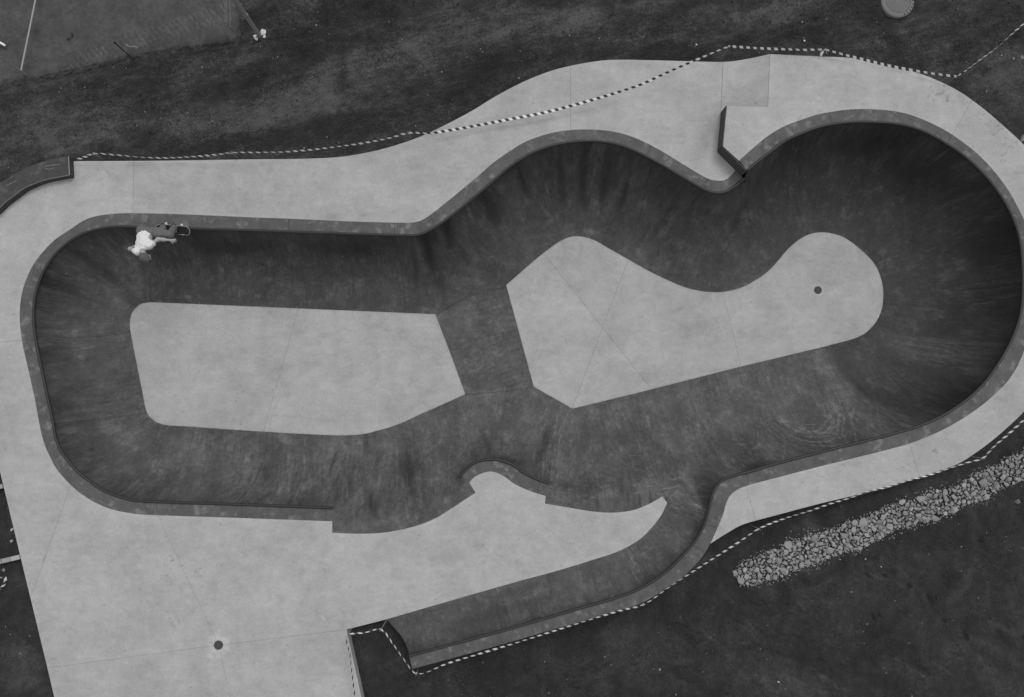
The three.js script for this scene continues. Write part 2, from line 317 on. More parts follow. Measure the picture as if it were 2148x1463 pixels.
// pale trowelled concrete
const pale = new Plate(TW, TH).each((x, z) => {
  let v = 0.35;
  const wx = x + 0.08 * noiseA(x * 0.7, z * 0.7), wz = z + 0.08 * noiseB(x * 0.7, z * 0.7);
  v *= 1 + 0.19 * fbm(noiseA, wx * 0.42, wz * 0.55, 7, 0.68) + 0.14 * fbm(noiseB, wx * 2.1, wz * 2.6, 6, 0.78);
  v *= 1 + 0.045 * fbm(noiseC, x * 0.9, z * 5, 4, 0.6) + 0.06 * fbm(noiseA, wx * 11, wz * 9, 3, 0.75);
  v *= 1 + 0.05 * noiseB(x * 31, z * 31) + 0.14 * (R() - 0.5);
  const dirt = fbm(noiseC, x * 0.9 + 40, z * 0.9, 4, 0.65);
  v *= 1 - 0.08 * sstep(0.1, 0.7, dirt) + 0.06 * sstep(0.1, 0.7, -dirt);
  return v;
});
const pl = (a, h = 0) => W(pairs(a), h);
for (let i = 0; i < 1500; i++) {                                   // scuffs, trowel arcs, drips
  const x = rr(-13, 13), z = rr(-9, 7), a = rr(0, 6.28), l = rr(0.05, 0.5), c = rr(-1.2, 1.2), p = [];
  for (let k = 0; k <= 6; k++) { const b = a + c * k / 6; p.push([x + Math.cos(b) * l * k / 6, z + Math.sin(b) * l * k / 6]); }
  pale.stroke(p, rr(0.010, 0.03), R() < 0.55 ? rr(0.85, 0.95) : rr(1.04, 1.14), 'mul', true, 0.8);
}
for (let i = 0; i < 70; i++) pale.blob(rr(-12, 12), rr(-9, 7), rr(0.15, 0.6), rr(0.08, 0.3), rr(-0.5, 0.5), rr(0.9, 0.96));
for (let i = 0; i < 1500; i++) pale.blob(rr(-13, 13), rr(-9, 7), rr(0.012, 0.035), rr(0.012, 0.03), rr(0, 3), R() < 0.7 ? rr(0.6, 0.9) : rr(1.06, 1.2));
function prints(px, py, h, n, sp, amt) { for (let i = 0; i < n; i++) { const [x, z] = w2(px + (R() - 0.5) * sp, py + (R() - 0.5) * sp * 0.8, h); pale.blob(x, z, rr(0.02, 0.09), rr(0.015, 0.035), -0.45 + rr(-0.7, 0.7), mix(1, amt, rr(0.3, 1.1))); } }
prints(362, 1182, 0, 9, 38, 0.8); prints(415, 1203, 0, 9, 30, 0.82); prints(372, 1312, 0, 9, 40, 0.82); prints(108, 1168, 0, 10, 34, 0.78); prints(122, 1290, 0, 8, 34, 0.86); prints(205, 1190, 0, 8, 60, 0.88);
prints(2090, 270, RISE, 16, 46, 0.66); prints(2060, 240, RISE, 10, 34, 0.72); prints(2120, 300, RISE, 10, 30, 0.74); prints(1965, 190, RISE, 12, 34, 0.62); prints(1985, 208, RISE, 4, 12, 0.6); prints(2110, 332, RISE, 6, 30, 0.7); prints(2030, 236, RISE, 7, 30, 0.8); prints(1962, 944, RISE, 5, 22, 0.72);
for (const [a, w, k, h] of [
  [[1225, 690, 1236, 725, 1246, 745], 0.03, 0.82, FLOOR_E], [[1408, 655, 1430, 648, 1446, 640], 0.09, 0.84, FLOOR_E], [[1270, 770, 1298, 745], 0.025, 0.85, FLOOR_E], [[1230, 812, 1275, 790, 1300, 778], 0.04, 0.86, FLOOR_E], [[1165, 770, 1185, 790, 1172, 805, 1150, 792], 0.03, 0.84, FLOOR_E], [[1187, 700, 1186, 730], 0.02, 0.85, FLOOR_E],
  [[405, 735, 418, 752, 431, 770], 0.04, 0.85, FLOOR_W], [[395, 760, 396, 784], 0.03, 0.86, FLOOR_W], [[830, 680, 852, 700, 832, 690], 0.03, 0.8, FLOOR_W], [[540, 822, 640, 832], 0.03, 0.9, FLOOR_W], [[745, 790, 765, 780, 770, 772], 0.02, 0.86, FLOOR_W], [[520, 868, 620, 875, 740, 890], 0.08, 0.92, FLOOR_W],
  [[670, 1292, 676, 1296, 685, 1304], 0.04, 1.35, 0], [[884, 1252, 905, 1258, 930, 1246], 0.04, 1.15, 0], [[640, 1430, 668, 1425, 680, 1440], 0.06, 0.86, 0], [[672, 1190, 690, 1205], 0.07, 0.85, 0], [[1160, 1150, 1260, 1125], 0.03, 0.88, 0], [[205, 345, 225, 360, 233, 372], 0.06, 0.85, 0], [[950, 345, 962, 348], 0.03, 0.8, 0], [[905, 398, 928, 388], 0.03, 0.78, 0], [[1370, 305, 1380, 292], 0.03, 0.7, 0], [[1395, 150, 1402, 165], 0.03, 0.85, 0],
  [[1713, 196, 1718, 210], 0.05, 1.25, RISE], [[1640, 185, 1690, 160, 1760, 180], 0.02, 1.1, RISE],
]) pale.stroke(pl(a, h), w, k, 'mul', true, 0.6);
for (let i = 0; i < 60; i++) { const a = rr(0, 6.28), d = rr(0.1, 0.34), [x, z] = w2(458, 1354); pale.blob(x + Math.cos(a) * d, z + Math.sin(a) * d, 0.07, 0.06, a, 1.06); }
{ const [x, z] = w2(458, 1354); pale.blob(x, z, 0.3, 0.3, 0, 1.12); const [u, v] = w2(1716, 609, FLOOR_E); pale.blob(u, v, 0.75, 0.75, 0, 0.95); pale.blob(u, v, 0.2, 0.2, 0, 1.06); pale.blob(...w2(1760, 560, FLOOR_E), 1.0, 0.8, 0.4, 0.93); pale.blob(...w2(1830, 640, FLOOR_E), 0.6, 0.5, 0, 0.94); }
{ const wet = [[1440, 680, 0.9, 0.5, FLOOR_E, 0.93], [930, 860, 0.7, 0.25, FLOOR_W, 0.95], [830, 870, 0.4, 0.3, FLOOR_W, 0.9], [1470, 300, 0.25, 0.9, 0, 0.9], [1490, 280, 0.15, 0.6, 0, 0.92], ]; for (const [a, b, rx, rz, h, k] of wet) { const [x, z] = w2(a, b, h); pale.blob(x, z, rx, rz, 0.2, k); } }
for (let i = 0; i < 240; i++) {                                   // wide trowel passes
  const x = rr(-13, 13), z = rr(-9, 7), a = rr(-0.5, 0.5) + (R() < 0.3 ? 1.4 : 0), l = rr(0.4, 1.8), c = rr(-0.8, 0.8), p = [];
  for (let k = 0; k <= 8; k++) { const b = a + c * (k / 8 - 0.5), t = (k / 8 - 0.5) * l; p.push([x + Math.cos(b) * t, z + Math.sin(b) * t]); }
  pale.stroke(p, rr(0.03, 0.16), R() < 0.5 ? rr(0.91, 0.97) : rr(1.03, 1.08), 'mul', true, 0.6);
}
for (const f of [[...flatWPoly, flatWPoly[0]], [...flatEPoly, flatEPoly[0]]]) for (let q = 0; q < 3; q++) pale.stroke(f.map(([x, z]) => [x + rr(-0.02, 0.02), z + rr(-0.02, 0.02)]), [0.02, 0.04, 0.1][q], [0.86, 0.93, 0.95][q], 'mul', false, 1.0);
for (const f of [W(BAND_W, 0), W(BAND_E, RISE), W(HIP_W, 0), W(HIP_E, 0), W(RAMP_LOW, 0), W(OUT_N, 0), W(OUT_E, RISE), W([[0, 994], [44.7, 1180], [112.8, 1463]], 0)]) { pale.stroke(f, 0.04, 0.9, 'mul', false, 1.1); pale.stroke(f, 0.14, 1.05, 'mul', false, 1.1); }
const paleTex = pale.texture();

// dark concrete of the riding surfaces: worn along the fall of the wall
const GX = 340, GZ = 234, dirX = new Float32Array(GX * GZ), dirZ = new Float32Array(GX * GZ);
const rampPolyF = flatOf([...W(RAMP_LOW, 0), ...RAMP_END, ...W(copeERamp, RISE).reverse()], true);
for (let j = 0; j < GZ; j++) for (let i = 0; i < GX; i++) {
  const x = PX0 + (i + 0.5) / GX * PW, z = PZ0 + (j + 0.5) / GZ * PD, f = inside(rampPolyF, x, z) ? rampH : bowlH, q = 0.08;
  let a = 1, b = 0;
  if (f === rampH || inside(rimF, x, z)) { a = f(x + q, z) - f(x - q, z); b = f(x, z + q) - f(x, z - q); const l = Math.hypot(a, b) + 1e-9; a /= l; b /= l; }
  dirX[j * GX + i] = a; dirZ[j * GX + i] = b;
}
const LW = 1024, LH = 703, white = new Float32Array(LW * LH), lic = new Float32Array(LW * LH);
for (let i = 0; i < white.length; i++) white[i] = R() - 0.5;
for (let j = 0; j < LH; j++) for (let i = 0; i < LW; i++) {
  let s = white[j * LW + i], n = 1;
  for (const sg of [-1, 1]) {
    let x = i + 0.5, y = j + 0.5, pa = 0, pb = 0;
    for (let k = 0; k < 9; k++) {
      const c = Math.min(GZ - 1, Math.floor(y / LH * GZ)) * GX + Math.min(GX - 1, Math.floor(x / LW * GX)); let a = dirX[c], b = dirZ[c];
      if (k && a * pa + b * pb < 0) { a = -a; b = -b; } pa = a; pb = b;
      x += a * sg; y += b * sg; if (x < 0 || y < 0 || x >= LW || y >= LH) break;
      const w = 1 - k / 11; s += w * white[Math.floor(y) * LW + Math.floor(x)]; n += w;
    }
  }
  lic[j * LW + i] = s / Math.sqrt(n);
}
const licAt = (i, j) => { const x = Math.min(LW - 2, i / 2), y = Math.min(LH - 2, j / 2), a = Math.floor(x), b = Math.floor(y), u = x - a, v = y - b, k = b * LW + a; return mix(mix(lic[k], lic[k + 1], u), mix(lic[k + LW], lic[k + LW + 1], u), v); };
// pours: the concrete was placed in sections of slightly different pigment
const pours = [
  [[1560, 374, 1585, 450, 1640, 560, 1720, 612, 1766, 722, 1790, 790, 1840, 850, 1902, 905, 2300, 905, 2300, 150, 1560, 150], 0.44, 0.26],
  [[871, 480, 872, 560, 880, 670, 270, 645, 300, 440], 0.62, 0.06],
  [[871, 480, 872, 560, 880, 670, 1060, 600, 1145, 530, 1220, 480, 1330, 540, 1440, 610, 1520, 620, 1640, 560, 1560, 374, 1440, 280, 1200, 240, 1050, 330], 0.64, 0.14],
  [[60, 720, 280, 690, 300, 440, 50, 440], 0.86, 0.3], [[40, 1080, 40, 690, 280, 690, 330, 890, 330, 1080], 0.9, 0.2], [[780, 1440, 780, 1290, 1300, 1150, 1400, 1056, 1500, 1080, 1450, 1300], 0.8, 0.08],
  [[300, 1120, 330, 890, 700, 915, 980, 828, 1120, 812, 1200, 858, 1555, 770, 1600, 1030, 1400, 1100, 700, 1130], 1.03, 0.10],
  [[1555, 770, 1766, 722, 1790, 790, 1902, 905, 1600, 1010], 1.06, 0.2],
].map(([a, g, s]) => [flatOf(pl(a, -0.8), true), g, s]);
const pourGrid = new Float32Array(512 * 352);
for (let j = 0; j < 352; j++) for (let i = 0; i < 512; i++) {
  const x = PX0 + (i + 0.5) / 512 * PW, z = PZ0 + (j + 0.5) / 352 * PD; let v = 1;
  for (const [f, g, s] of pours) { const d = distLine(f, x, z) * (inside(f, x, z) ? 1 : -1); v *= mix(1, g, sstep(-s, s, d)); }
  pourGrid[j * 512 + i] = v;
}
const dark = new Plate(TW, TH).each((x, z, _, i, j) => {
  const gi = Math.min(510, Math.max(0, i / 4 - 0.5)), gj = Math.min(350, Math.max(0, j * 352 / TH - 0.5)), a = Math.floor(gi), b = Math.floor(gj), u = gi - a, w = gj - b, k = b * 512 + a;
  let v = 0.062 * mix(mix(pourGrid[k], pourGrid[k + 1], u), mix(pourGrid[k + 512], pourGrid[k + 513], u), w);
  const L = licAt(i, j), patch = fbm(noiseA, x * 0.8 + 9, z * 0.8, 4, 0.6), wear = 0.35 + 0.65 * sstep(-0.35, 0.35, fbm(noiseB, x * 0.6, z * 0.6 + 30, 3));
  v *= Math.exp(0.42 * L * wear + 0.5 * patch + 0.5 * fbm(noiseC, x * 2.6, z * 2.6, 6, 0.8) + 0.38 * fbm(noiseA, x * 7 + 0.5 * L, z * 7, 4, 0.85) * (0.4 + wear) + 0.34 * (R() - 0.5));
  v += 0.034 * sstep(0.12, 0.6, fbm(noiseC, x * 1.6 - 20, z * 1.6, 4, 0.6)) * (0.6 + 0.8 * L);
  return Math.max(0.012, v);
});
const BH = -0.85;                                                // wear marks lie about half way down
function fan(cx, cy, r0, r1, a0, a1, n, amt, w, arc) {
  const [x, z] = w2(cx, cy, BH);
  for (let i = 0; i < n; i++) { const q = rr(r0, r1), a = rr(a0, a1), s = rr(arc * 0.3, arc); dark.stroke(arcPts(x + rr(-0.1, 0.1), z + rr(-0.1, 0.1), q, a - s / 2, a + s / 2, 18, 0.01), rr(w * 0.5, w), amt * rr(0.4, 1.2), 'add', true, 0.9); }
}
fan(1690, 850, 0.55, 1.05, 0.1, 2.6, 44, 0.085, 0.03, 1.6);
fan(1700, 800, 1.1, 1.7, 0.5, 2.2, 30, 0.05, 0.03, 1.0);
fan(1560, 900, 0.3, 0.9, 0.2, 2.2, 30, 0.055, 0.025, 1.3);
fan(1330, 900, 0.4, 1.0, 0.6, 2.6, 30, 0.05, 0.025, 1.1);
fan(1900, 600, 0.5, 1.3, -0.6, 1.6, 40, 0.012, 0.02, 1.3);
fan(2000, 560, 0.6, 1.2, -0.5, 1.2, 26, 0.010, 0.02, 1.0);
fan(1780, 400, 0.5, 1.4, 2.6, 4.6, 40, 0.009, 0.02, 1.2);
fan(1990, 400, 0.5, 1.5, 0.2, 2.4, 20, 0.008, 0.02, 1.0);
for (let i = 0; i < 190; i++) {                                   // the worn fan below the deep end's east wall
  const t = R(), p = [[1845 + 60 * R(), 690 + 45 * t], [1930 + 40 * R(), 708 + 62 * t], [2020 + 70 * R(), 728 + 70 * t]];
  dark.stroke(W(smooth(p.flat(), 8), -1.2), rr(0.01, 0.03), rr(0.002, 0.012), 'add', true, 0.9);
}
for (let i = 0; i < 90; i++) { const t = R(), p = [[1790 + 30 * R(), 770 + 40 * t], [1830 + 30 * R(), 850 + 20 * t], [1890 + 60 * R(), 900]]; dark.stroke(W(smooth(p.flat(), 8), -0.9), rr(0.01, 0.03), rr(-0.006, 0.010), 'add', true, 0.9); }
for (let i = 0; i < 900; i++) {                                  // wheel marks everywhere, up and down the walls
  const x = rr(-12, 12), z = rr(-6.5, 5); if (!inside(rimF, x, z) && !inside(rampPolyF, x, z)) continue;
  const c = clamp(Math.floor((z - PZ0) / PD * GZ), 0, GZ - 1) * GX + clamp(Math.floor((x - PX0) / PW * GX), 0, GX - 1);
  const a = Math.atan2(dirZ[c], dirX[c]) + (R() < 0.65 ? rr(-0.4, 0.4) : rr(0.9, 2.2)), l = rr(0.15, 0.8), cv = rr(-0.9, 0.9), p = [];
  for (let k = 0; k <= 8; k++) { const b = a + cv * (k / 8 - 0.5); p.push([x + Math.cos(b) * l * (k / 8 - 0.5), z + Math.sin(b) * l * (k / 8 - 0.5)]); }
  const south = sstep(0.5, 3, z);
  if (R() < 0.6) dark.stroke(p, rr(0.012, 0.05), rr(0.005, 0.02) * (0.5 + south), 'add', true, 0.9); else dark.stroke(p, rr(0.03, 0.09), rr(0.86, 0.97), 'mul', true, 0.4);
}
function rubs(x0, x1, y0, y1, h, n, len, amt, ang, w) {
  for (let i = 0; i < n; i++) {
    const q = w2(rr(x0, x1), rr(y0, y1), h), a = ang + rr(-0.3, 0.3);
    if (amt < 0) { dark.blob(q[0], q[1], rr(len * 0.3, len), rr(w * 0.6, w * 1.6), a, 0.86, 'mul', 1.2); continue; }
    const l = rr(len * 0.4, len * 1.5), c = rr(-0.35, 0.35), p = []; for (let k = 0; k <= 6; k++) { const b = a + c * (k / 6 - 0.5), t = (k / 6 - 0.5) * l; p.push([q[0] + Math.cos(b) * t, q[1] + Math.sin(b) * t]); }
    dark.stroke(p, rr(0.008, w * 0.6), amt * rr(0.15, 0.9), 'add', true, 1.1);
  }
}
rubs(600, 960, 930, 1060, -0.6, 190, 0.6, 0.05, 1.5, 0.05); rubs(720, 900, 950, 1080, -0.5, 70, 0.5, -0.022, 1.5, 0.09); rubs(850, 862, 975, 1000, -0.6, 9, 0.3, 0.16, 1.3, 0.02);
rubs(1150, 1480, 1000, 1040, -0.4, 150, 0.45, 0.075, -0.06, 0.03); rubs(1200, 1330, 1010, 1060, -0.3, 60, 0.4, -0.022, 1.5, 0.06);
rubs(1130, 1210, 860, 1000, -0.7, 120, 0.6, 0.07, 1.85, 0.04); rubs(1320, 1360, 1150, 1215, 0.1, 34, 0.4, 0.11, 1.0, 0.025); rubs(1425, 1480, 1058, 1090, 0.05, 30, 0.3, 0.13, 0.4, 0.02);
rubs(940, 1040, 580, 620, -1.1, 40, 0.6, 0.02, -0.25, 0.03); rubs(945, 1060, 660, 800, -1.3, 110, 0.35, 0.016, 0.2, 0.03); rubs(1000, 1050, 820, 845, -1.1, 40, 0.3, 0.09, -0.4, 0.02);
rubs(1090, 1330, 380, 500, -1.0, 90, 0.7, 0.016, 1.6, 0.04); rubs(1100, 1340, 330, 420, -0.7, 40, 0.7, -0.012, 1.6, 0.09); rubs(880, 960, 450, 600, -0.8, 24, 0.9, -0.012, 1.35, 0.14);
rubs(80, 280, 540, 700, -0.8, 70, 0.6, 0.014, 0.3, 0.05); rubs(1000, 1300, 1210, 1300, 0.15, 90, 0.4, 0.028, 1.3, 0.05); rubs(1400, 1700, 880, 990, -0.5, 120, 0.4, 0.035, 0.4, 0.03);
for (const [px, py, l, w, a, k] of [[1100, 385, 0.6, 0.12, 1.03, 0.7], [1180, 375, 0.6, 0.14, 1.35, 0.62], [1228, 365, 0.7, 0.16, 1.5, 0.55], [1272, 375, 0.7, 0.18, 1.62, 0.55], [1315, 400, 0.6, 0.12, 1.8, 0.66], [1400, 450, 0.6, 0.16, 2.1, 0.75], [1560, 450, 0.7, 0.18, 1.9, 0.7], [900, 530, 0.75, 0.2, 1.4, 0.58], [935, 480, 0.6, 0.15, 1.2, 0.62], [965, 520, 0.5, 0.12, 1.1, 0.7], [870, 560, 0.5, 0.1, 1.5, 0.72], [1030, 440, 0.5, 0.2, 0.9, 0.7],
  [858, 985, 0.48, 0.17, 1.35, 0.52], [835, 970, 0.35, 0.09, 1.4, 0.7], [690, 975, 0.35, 0.06, 1.75, 0.62], [1142, 940, 0.6, 0.16, 1.95, 0.62], [1060, 962, 0.5, 0.14, 0.2, 0.72], [1020, 930, 0.35, 0.12, 1.2, 0.72], [1330, 1042, 0.3, 0.05, 1.55, 0.68], [1352, 1040, 0.28, 0.05, 1.5, 0.68], [1308, 1036, 0.28, 0.05, 1.6, 0.74], [790, 1060, 0.4, 0.12, 1.2, 0.74], [560, 960, 0.7, 0.3, 1.6, 0.84], [760, 940, 0.5, 0.12, 1.5, 0.8], [1230, 920, 0.5, 0.2, 1.8, 0.82],
  [200, 560, 0.6, 0.22, 0.8, 0.72], [130, 600, 0.5, 0.22, 0.4, 0.78], [250, 620, 0.5, 0.2, 0.9, 0.74], [500, 520, 1.6, 0.24, 0.02, 0.7], [720, 525, 1.3, 0.22, 0.03, 0.74], [230, 760, 0.4, 0.6, 0.1, 0.85], [1900, 360, 1.3, 0.4, 0.6, 0.68], [1800, 310, 1.3, 0.3, 0, 0.68], [2060, 520, 1.0, 0.4, 1.4, 0.72], [2060, 740, 1.0, 0.34, 2.2, 0.62], [1970, 840, 1.1, 0.34, 2.6, 0.58], [1830, 820, 0.6, 0.15, 1.1, 0.7], [1700, 960, 1.6, 0.18, -0.25, 0.72], [1560, 970, 0.5, 0.1, -0.3, 0.7], [1430, 1160, 0.5, 0.3, 0.9, 0.78], [1060, 1260, 1.6, 0.22, -0.27, 0.8], [880, 1340, 0.5, 0.4, 0, 0.8]]) {
  const [x, z] = w2(px, py, -0.7); for (let q = 0; q < 5; q++) dark.blob(x + rr(-0.3, 0.3) * w, z + rr(-0.3, 0.3) * w, l * rr(0.6, 1.15), w * rr(0.4, 1.2), a + rr(-0.1, 0.1), mix(1, k, rr(0.28, 0.68)), 'mul', 0.8);
}
for (let i = 0; i < 520; i++) {                                  // broad trowel sweeps and faded wheel lines round the walls
  const x = rr(-12, 12), z = rr(-6.5, 5); if (!inside(rimF, x, z) && !inside(rampPolyF, x, z)) continue;
  const c = clamp(Math.floor((z - PZ0) / PD * GZ), 0, GZ - 1) * GX + clamp(Math.floor((x - PX0) / PW * GX), 0, GX - 1), a = Math.atan2(dirZ[c], dirX[c]) + Math.PI / 2 * (R() < 0.6 ? 1 : 0) + rr(-0.35, 0.35), l = rr(0.4, 1.7), cv = rr(-1.3, 1.3), p = [];
  for (let k = 0; k <= 10; k++) { const b = a + cv * (k / 10 - 0.5), t = (k / 10 - 0.5) * l; p.push([x + Math.cos(b) * t, z + Math.sin(b) * t]); }
  dark.stroke(p, R() < 0.5 ? rr(0.012, 0.03) : rr(0.05, 0.16), R() < 0.5 ? rr(0.78, 0.93) : rr(1.06, 1.3), 'mul', true, 0.7);
}
for (const f of [[...flatWPoly, flatWPoly[0]], [...flatEPoly, flatEPoly[0]], W(HIP_W, 0), W(HIP_E, 0), W(RAMP_LOW, 0)]) dark.stroke(f.map(([x, z]) => [x + rr(-0.015, 0.015), z + rr(-0.015, 0.015)]), 0.03, 0.016, 'add', false, 1.3);
for (let i = 0; i < 420; i++) { const x = rr(-12, 12), z = rr(-6.5, 5); dark.blob(x, z, rr(0.03, 0.14), rr(0.02, 0.07), rr(0, 3), rr(1.08, 1.5), 'mul', 0.7); }
for (let i = 0; i < 260; i++) { const x = rr(-12, 12), z = rr(-6.5, 5); dark.blob(x, z, rr(0.008, 0.02), rr(0.008, 0.016), 0, rr(0.03, 0.2), 'add'); }
for (const [a, h] of [                                           // saw cuts across the walls
  [[75, 714, 160, 706, 273, 690], -0.7], [[112, 892, 200, 880, 306, 865], -0.7], [[330, 1052, 358, 1000, 372, 950, 380, 896], -0.6], [[508, 1056, 530, 1000, 537, 960, 540, 905], -0.6], [[684, 1062, 705, 1000, 714, 960, 716, 914], -0.6],
  [[310, 480, 316, 550, 318, 634], -0.7], [[606, 488, 622, 540, 629, 600, 630, 647], -0.7], [[828, 494, 838, 560, 841, 650], -0.7], [[918, 474, 960, 540, 990, 600, 913, 659], -1.0], [[1060, 480, 1105, 520, 1140, 531], -1.2], [[1001, 424, 1040, 470, 1062, 500], -1],
  [[1320, 545, 1350, 440, 1356, 330], -0.9], [[1410, 480, 1440, 440, 1480, 400], -0.9], [[1562, 374, 1562, 410, 1590, 470, 1640, 545], -0.9], [[1962, 295, 1925, 350, 1890, 400], -0.6], [[1853, 630, 1990, 640, 2142, 636], -1.1],
  [[1762, 722, 1776, 775, 1800, 830, 1850, 880, 1902, 903], -0.9], [[1460, 815, 1482, 880, 1500, 920, 1540, 965, 1566, 990], -0.7], [[1300, 835, 1330, 890, 1345, 930], -0.9], [[1200, 858, 1170, 920, 1148, 1000], -0.6], [[976, 828, 1050, 822, 1120, 812], -1.4], [[913, 659, 1000, 615, 1062, 598], -1.3], [[1400, 1056, 1384, 1020, 1370, 985], -0.1], [[1400, 1056, 1440, 1068, 1480, 1078], 0.15], [[1322, 1152, 1345, 1185, 1370, 1220], 0.2],
]) dark.stroke(W(smooth(a, 6), h), 0.014, 0.4, 'mul', false);
const darkTex = dark.texture();

// the flat dark border under the feet: blotched, with cement smears
const bandP = new Plate(1536, 1055).each((x, z) => {
  let v = 0.079 * Math.exp(0.26 * fbm(noiseA, x * 1.1 - 7, z * 1.1, 4, 0.6) + 0.3 * fbm(noiseB, x * 3.4, z * 3.4, 5, 0.7) + 0.14 * noiseC(x * 20, z * 20) + 0.16 * (R() - 0.5));
  v += 0.07 * sstep(0.16, 0.6, fbm(noiseC, x * 2.2 + 3, z * 2.2, 4, 0.6)); return Math.max(0.03, v);
});
for (let i = 0; i < 1600; i++) bandP.blob(rr(-13, 13), rr(-8, 7), rr(0.01, 0.09), rr(0.01, 0.035), rr(0, 3), rr(-0.02, 0.035), 'add');
const bandTex = bandP.texture();

// bare soil, field and gravel
const soil = new Plate(TW, TH), relief = new Plate(1024, 703);
const fieldLine = smooth([-260, 235, -120, 208, 0, 184, 80, 166, 150, 152, 215, 135, 280, 118, 345, 106, 420, 95, 470, 87, 500, 80, 502, 45, 490, 0, 470, -70, 440, -130]);
const fieldPoly = [...W(fieldLine, -0.05), ...W([[440, -330], [-420, -330], [-420, 235]], -0.05)], fieldF = flatOf(fieldPoly, true);
soil.each((x, z) => {
  const wx = x + 0.5 * noiseA(x * 0.5, z * 0.5), wz = z + 0.5 * noiseB(x * 0.5, z * 0.5);
  // dry scraped streaks run along the bank behind the park
  const s = x * 0.97 - z * 0.26, t = x * 0.26 + z * 0.97, north = sstep(-2.4, -5.0, t + 0.3 * fbm(noiseC, x * 0.4, 3, 2));
  let e2 = 0.85 * fbm(noiseA, wx * 0.6, wz * 0.6, 5, 0.62) + north * (1.0 * fbm(noiseB, s * 0.6, t * 2.2, 6, 0.72) + 0.4 * fbm(noiseA, s * 2.4, t * 12, 3, 0.7) + 0.55 * fbm(noiseC, s * 0.16 + 5, t * 0.85, 3, 0.6) + 0.12);
  e2 += 0.75 * fbm(noiseC, x * 3.2, z * 3.2, 6, 0.82) + (0.5 + 0.5 * north) * (0.42 * noiseB(x * 20, z * 20) + 0.8 * (R() - 0.5)) + (0.5 + 0.5 * north) * 0.45 * noiseA(x * 11, z * 14) * sstep(-0.2, 0.4, noiseC(x * 0.6, z * 0.6 + 8));
  let v = 0.0175 * Math.exp(e2);
  v += 0.010 * sstep(0.5, 0.85, noiseA(x * 27, z * 27)) * sstep(-0.1, 0.5, noiseC(x * 0.9, z * 0.9));
  return Math.max(0.005, v);
});
for (const [a, b, ang] of [[1560, 1330, 0.5], [1680, 1290, 0.4], [1850, 1200, 0.6], [1960, 1400, 0.5], [1240, 1420, -0.2], [2090, 1340, 1.0], [1450, 1360, 0.2], [1760, 1400, 0.35]]) for (let q = 0; q < 14; q++) { const [x, z] = w2(a + rr(-50, 50), b + rr(-30, 30), -0.1); soil.blob(x, z, rr(0.06, 0.35), rr(0.02, 0.07), ang + rr(-0.5, 0.5), R() < 0.55 ? rr(1.15, 1.6) : rr(0.6, 0.85)); }
const sb = (px, py, rx, rz, ang, k) => { const [x, z] = w2(px, py, -0.1); soil.blob(x, z, rx, rz, ang, k); };
sb(60, 290, 2.4, 0.9, -0.2, 2.3); sb(330, 280, 3.2, 0.5, -0.15, 1.9); sb(560, 235, 2.4, 0.6, -0.3, 1.9); sb(760, 170, 2.2, 0.8, -0.4, 1.7); sb(880, 130, 1.6, 0.9, -0.4, 1.45); sb(960, 90, 2.0, 0.7, -0.35, 1.35); sb(1080, 55, 2.4, 0.5, -0.15, 1.9); sb(1260, 25, 2.4, 0.5, -0.1, 1.5); sb(1640, 30, 1.6, 0.4, -0.2, 1.8); sb(560, 290, 1.6, 0.5, -0.2, 1.3); sb(1010, 10, 1.5, 0.3, 0, 1.5);
sb(230, 190, 2.6, 0.5, -0.2, 0.72); sb(420, 180, 2.0, 0.5, -0.2, 0.8); sb(640, 70, 1.6, 0.6, -0.2, 0.66); sb(800, 20, 2.0, 0.4, -0.1, 0.6); sb(960, 175, 1.6, 0.4, -0.4, 0.7); sb(1150, 110, 1.6, 0.3, -0.3, 0.75);
sb(420, 300, 4.0, 0.32, -0.08, 0.7); sb(700, 270, 2.4, 0.4, -0.2, 0.75); sb(1010, 150, 1.2, 0.5, -0.7, 0.62); sb(1380, 110, 1.6, 0.3, 0, 0.62); sb(1240, 110, 0.7, 0.3, 0, 0.6); sb(950, 205, 0.4, 0.3, 0, 0.55); sb(2100, 180, 1.3, 1.0, 0.6, 2.0); sb(2080, 260, 0.6, 0.4, 0.6, 1.6); sb(1800, 60, 3.4, 0.6, 0, 0.82); sb(1640, 30, 1.6, 0.4, -0.2, 1.4);
sb(1350, 1400, 2.0, 0.8, 0.1, 1.2); sb(1610, 1430, 1.6, 0.7, 0.2, 1.8); sb(2060, 1420, 1.2, 0.5, 0.4, 1.5); sb(1480, 1180, 0.5, 0.3, 0, 1.5); sb(1700, 1110, 0.5, 0.2, 0.2, 1.5); sb(1290, 1340, 0.6, 0.3, 0, 1.4); sb(1730, 1230, 1.6, 0.8, -0.2, 1.15); sb(1960, 1330, 1.7, 0.5, 0.5, 1.3); sb(1640, 1310, 0.9, 0.5, 0.3, 1.2); sb(2080, 1280, 1.5, 1.2, 0.3, 1.2); sb(40, 1400, 0.8, 0.6, 0, 2.3); sb(15, 1090, 0.4, 0.5, 0, 1.6); sb(1800, 1170, 2.2, 0.2, -0.4, 0.75); sb(1700, 1060, 2.4, 0.25, -0.3, 0.7);
for (let i = 0; i < 120; i++) { const t = R(); sb(150 + 330 * t + rr(-14, 14), 150 - 95 * t + rr(-16, 16), rr(0.05, 0.12), rr(0.03, 0.06), 1.2, rr(1.1, 1.5)); }
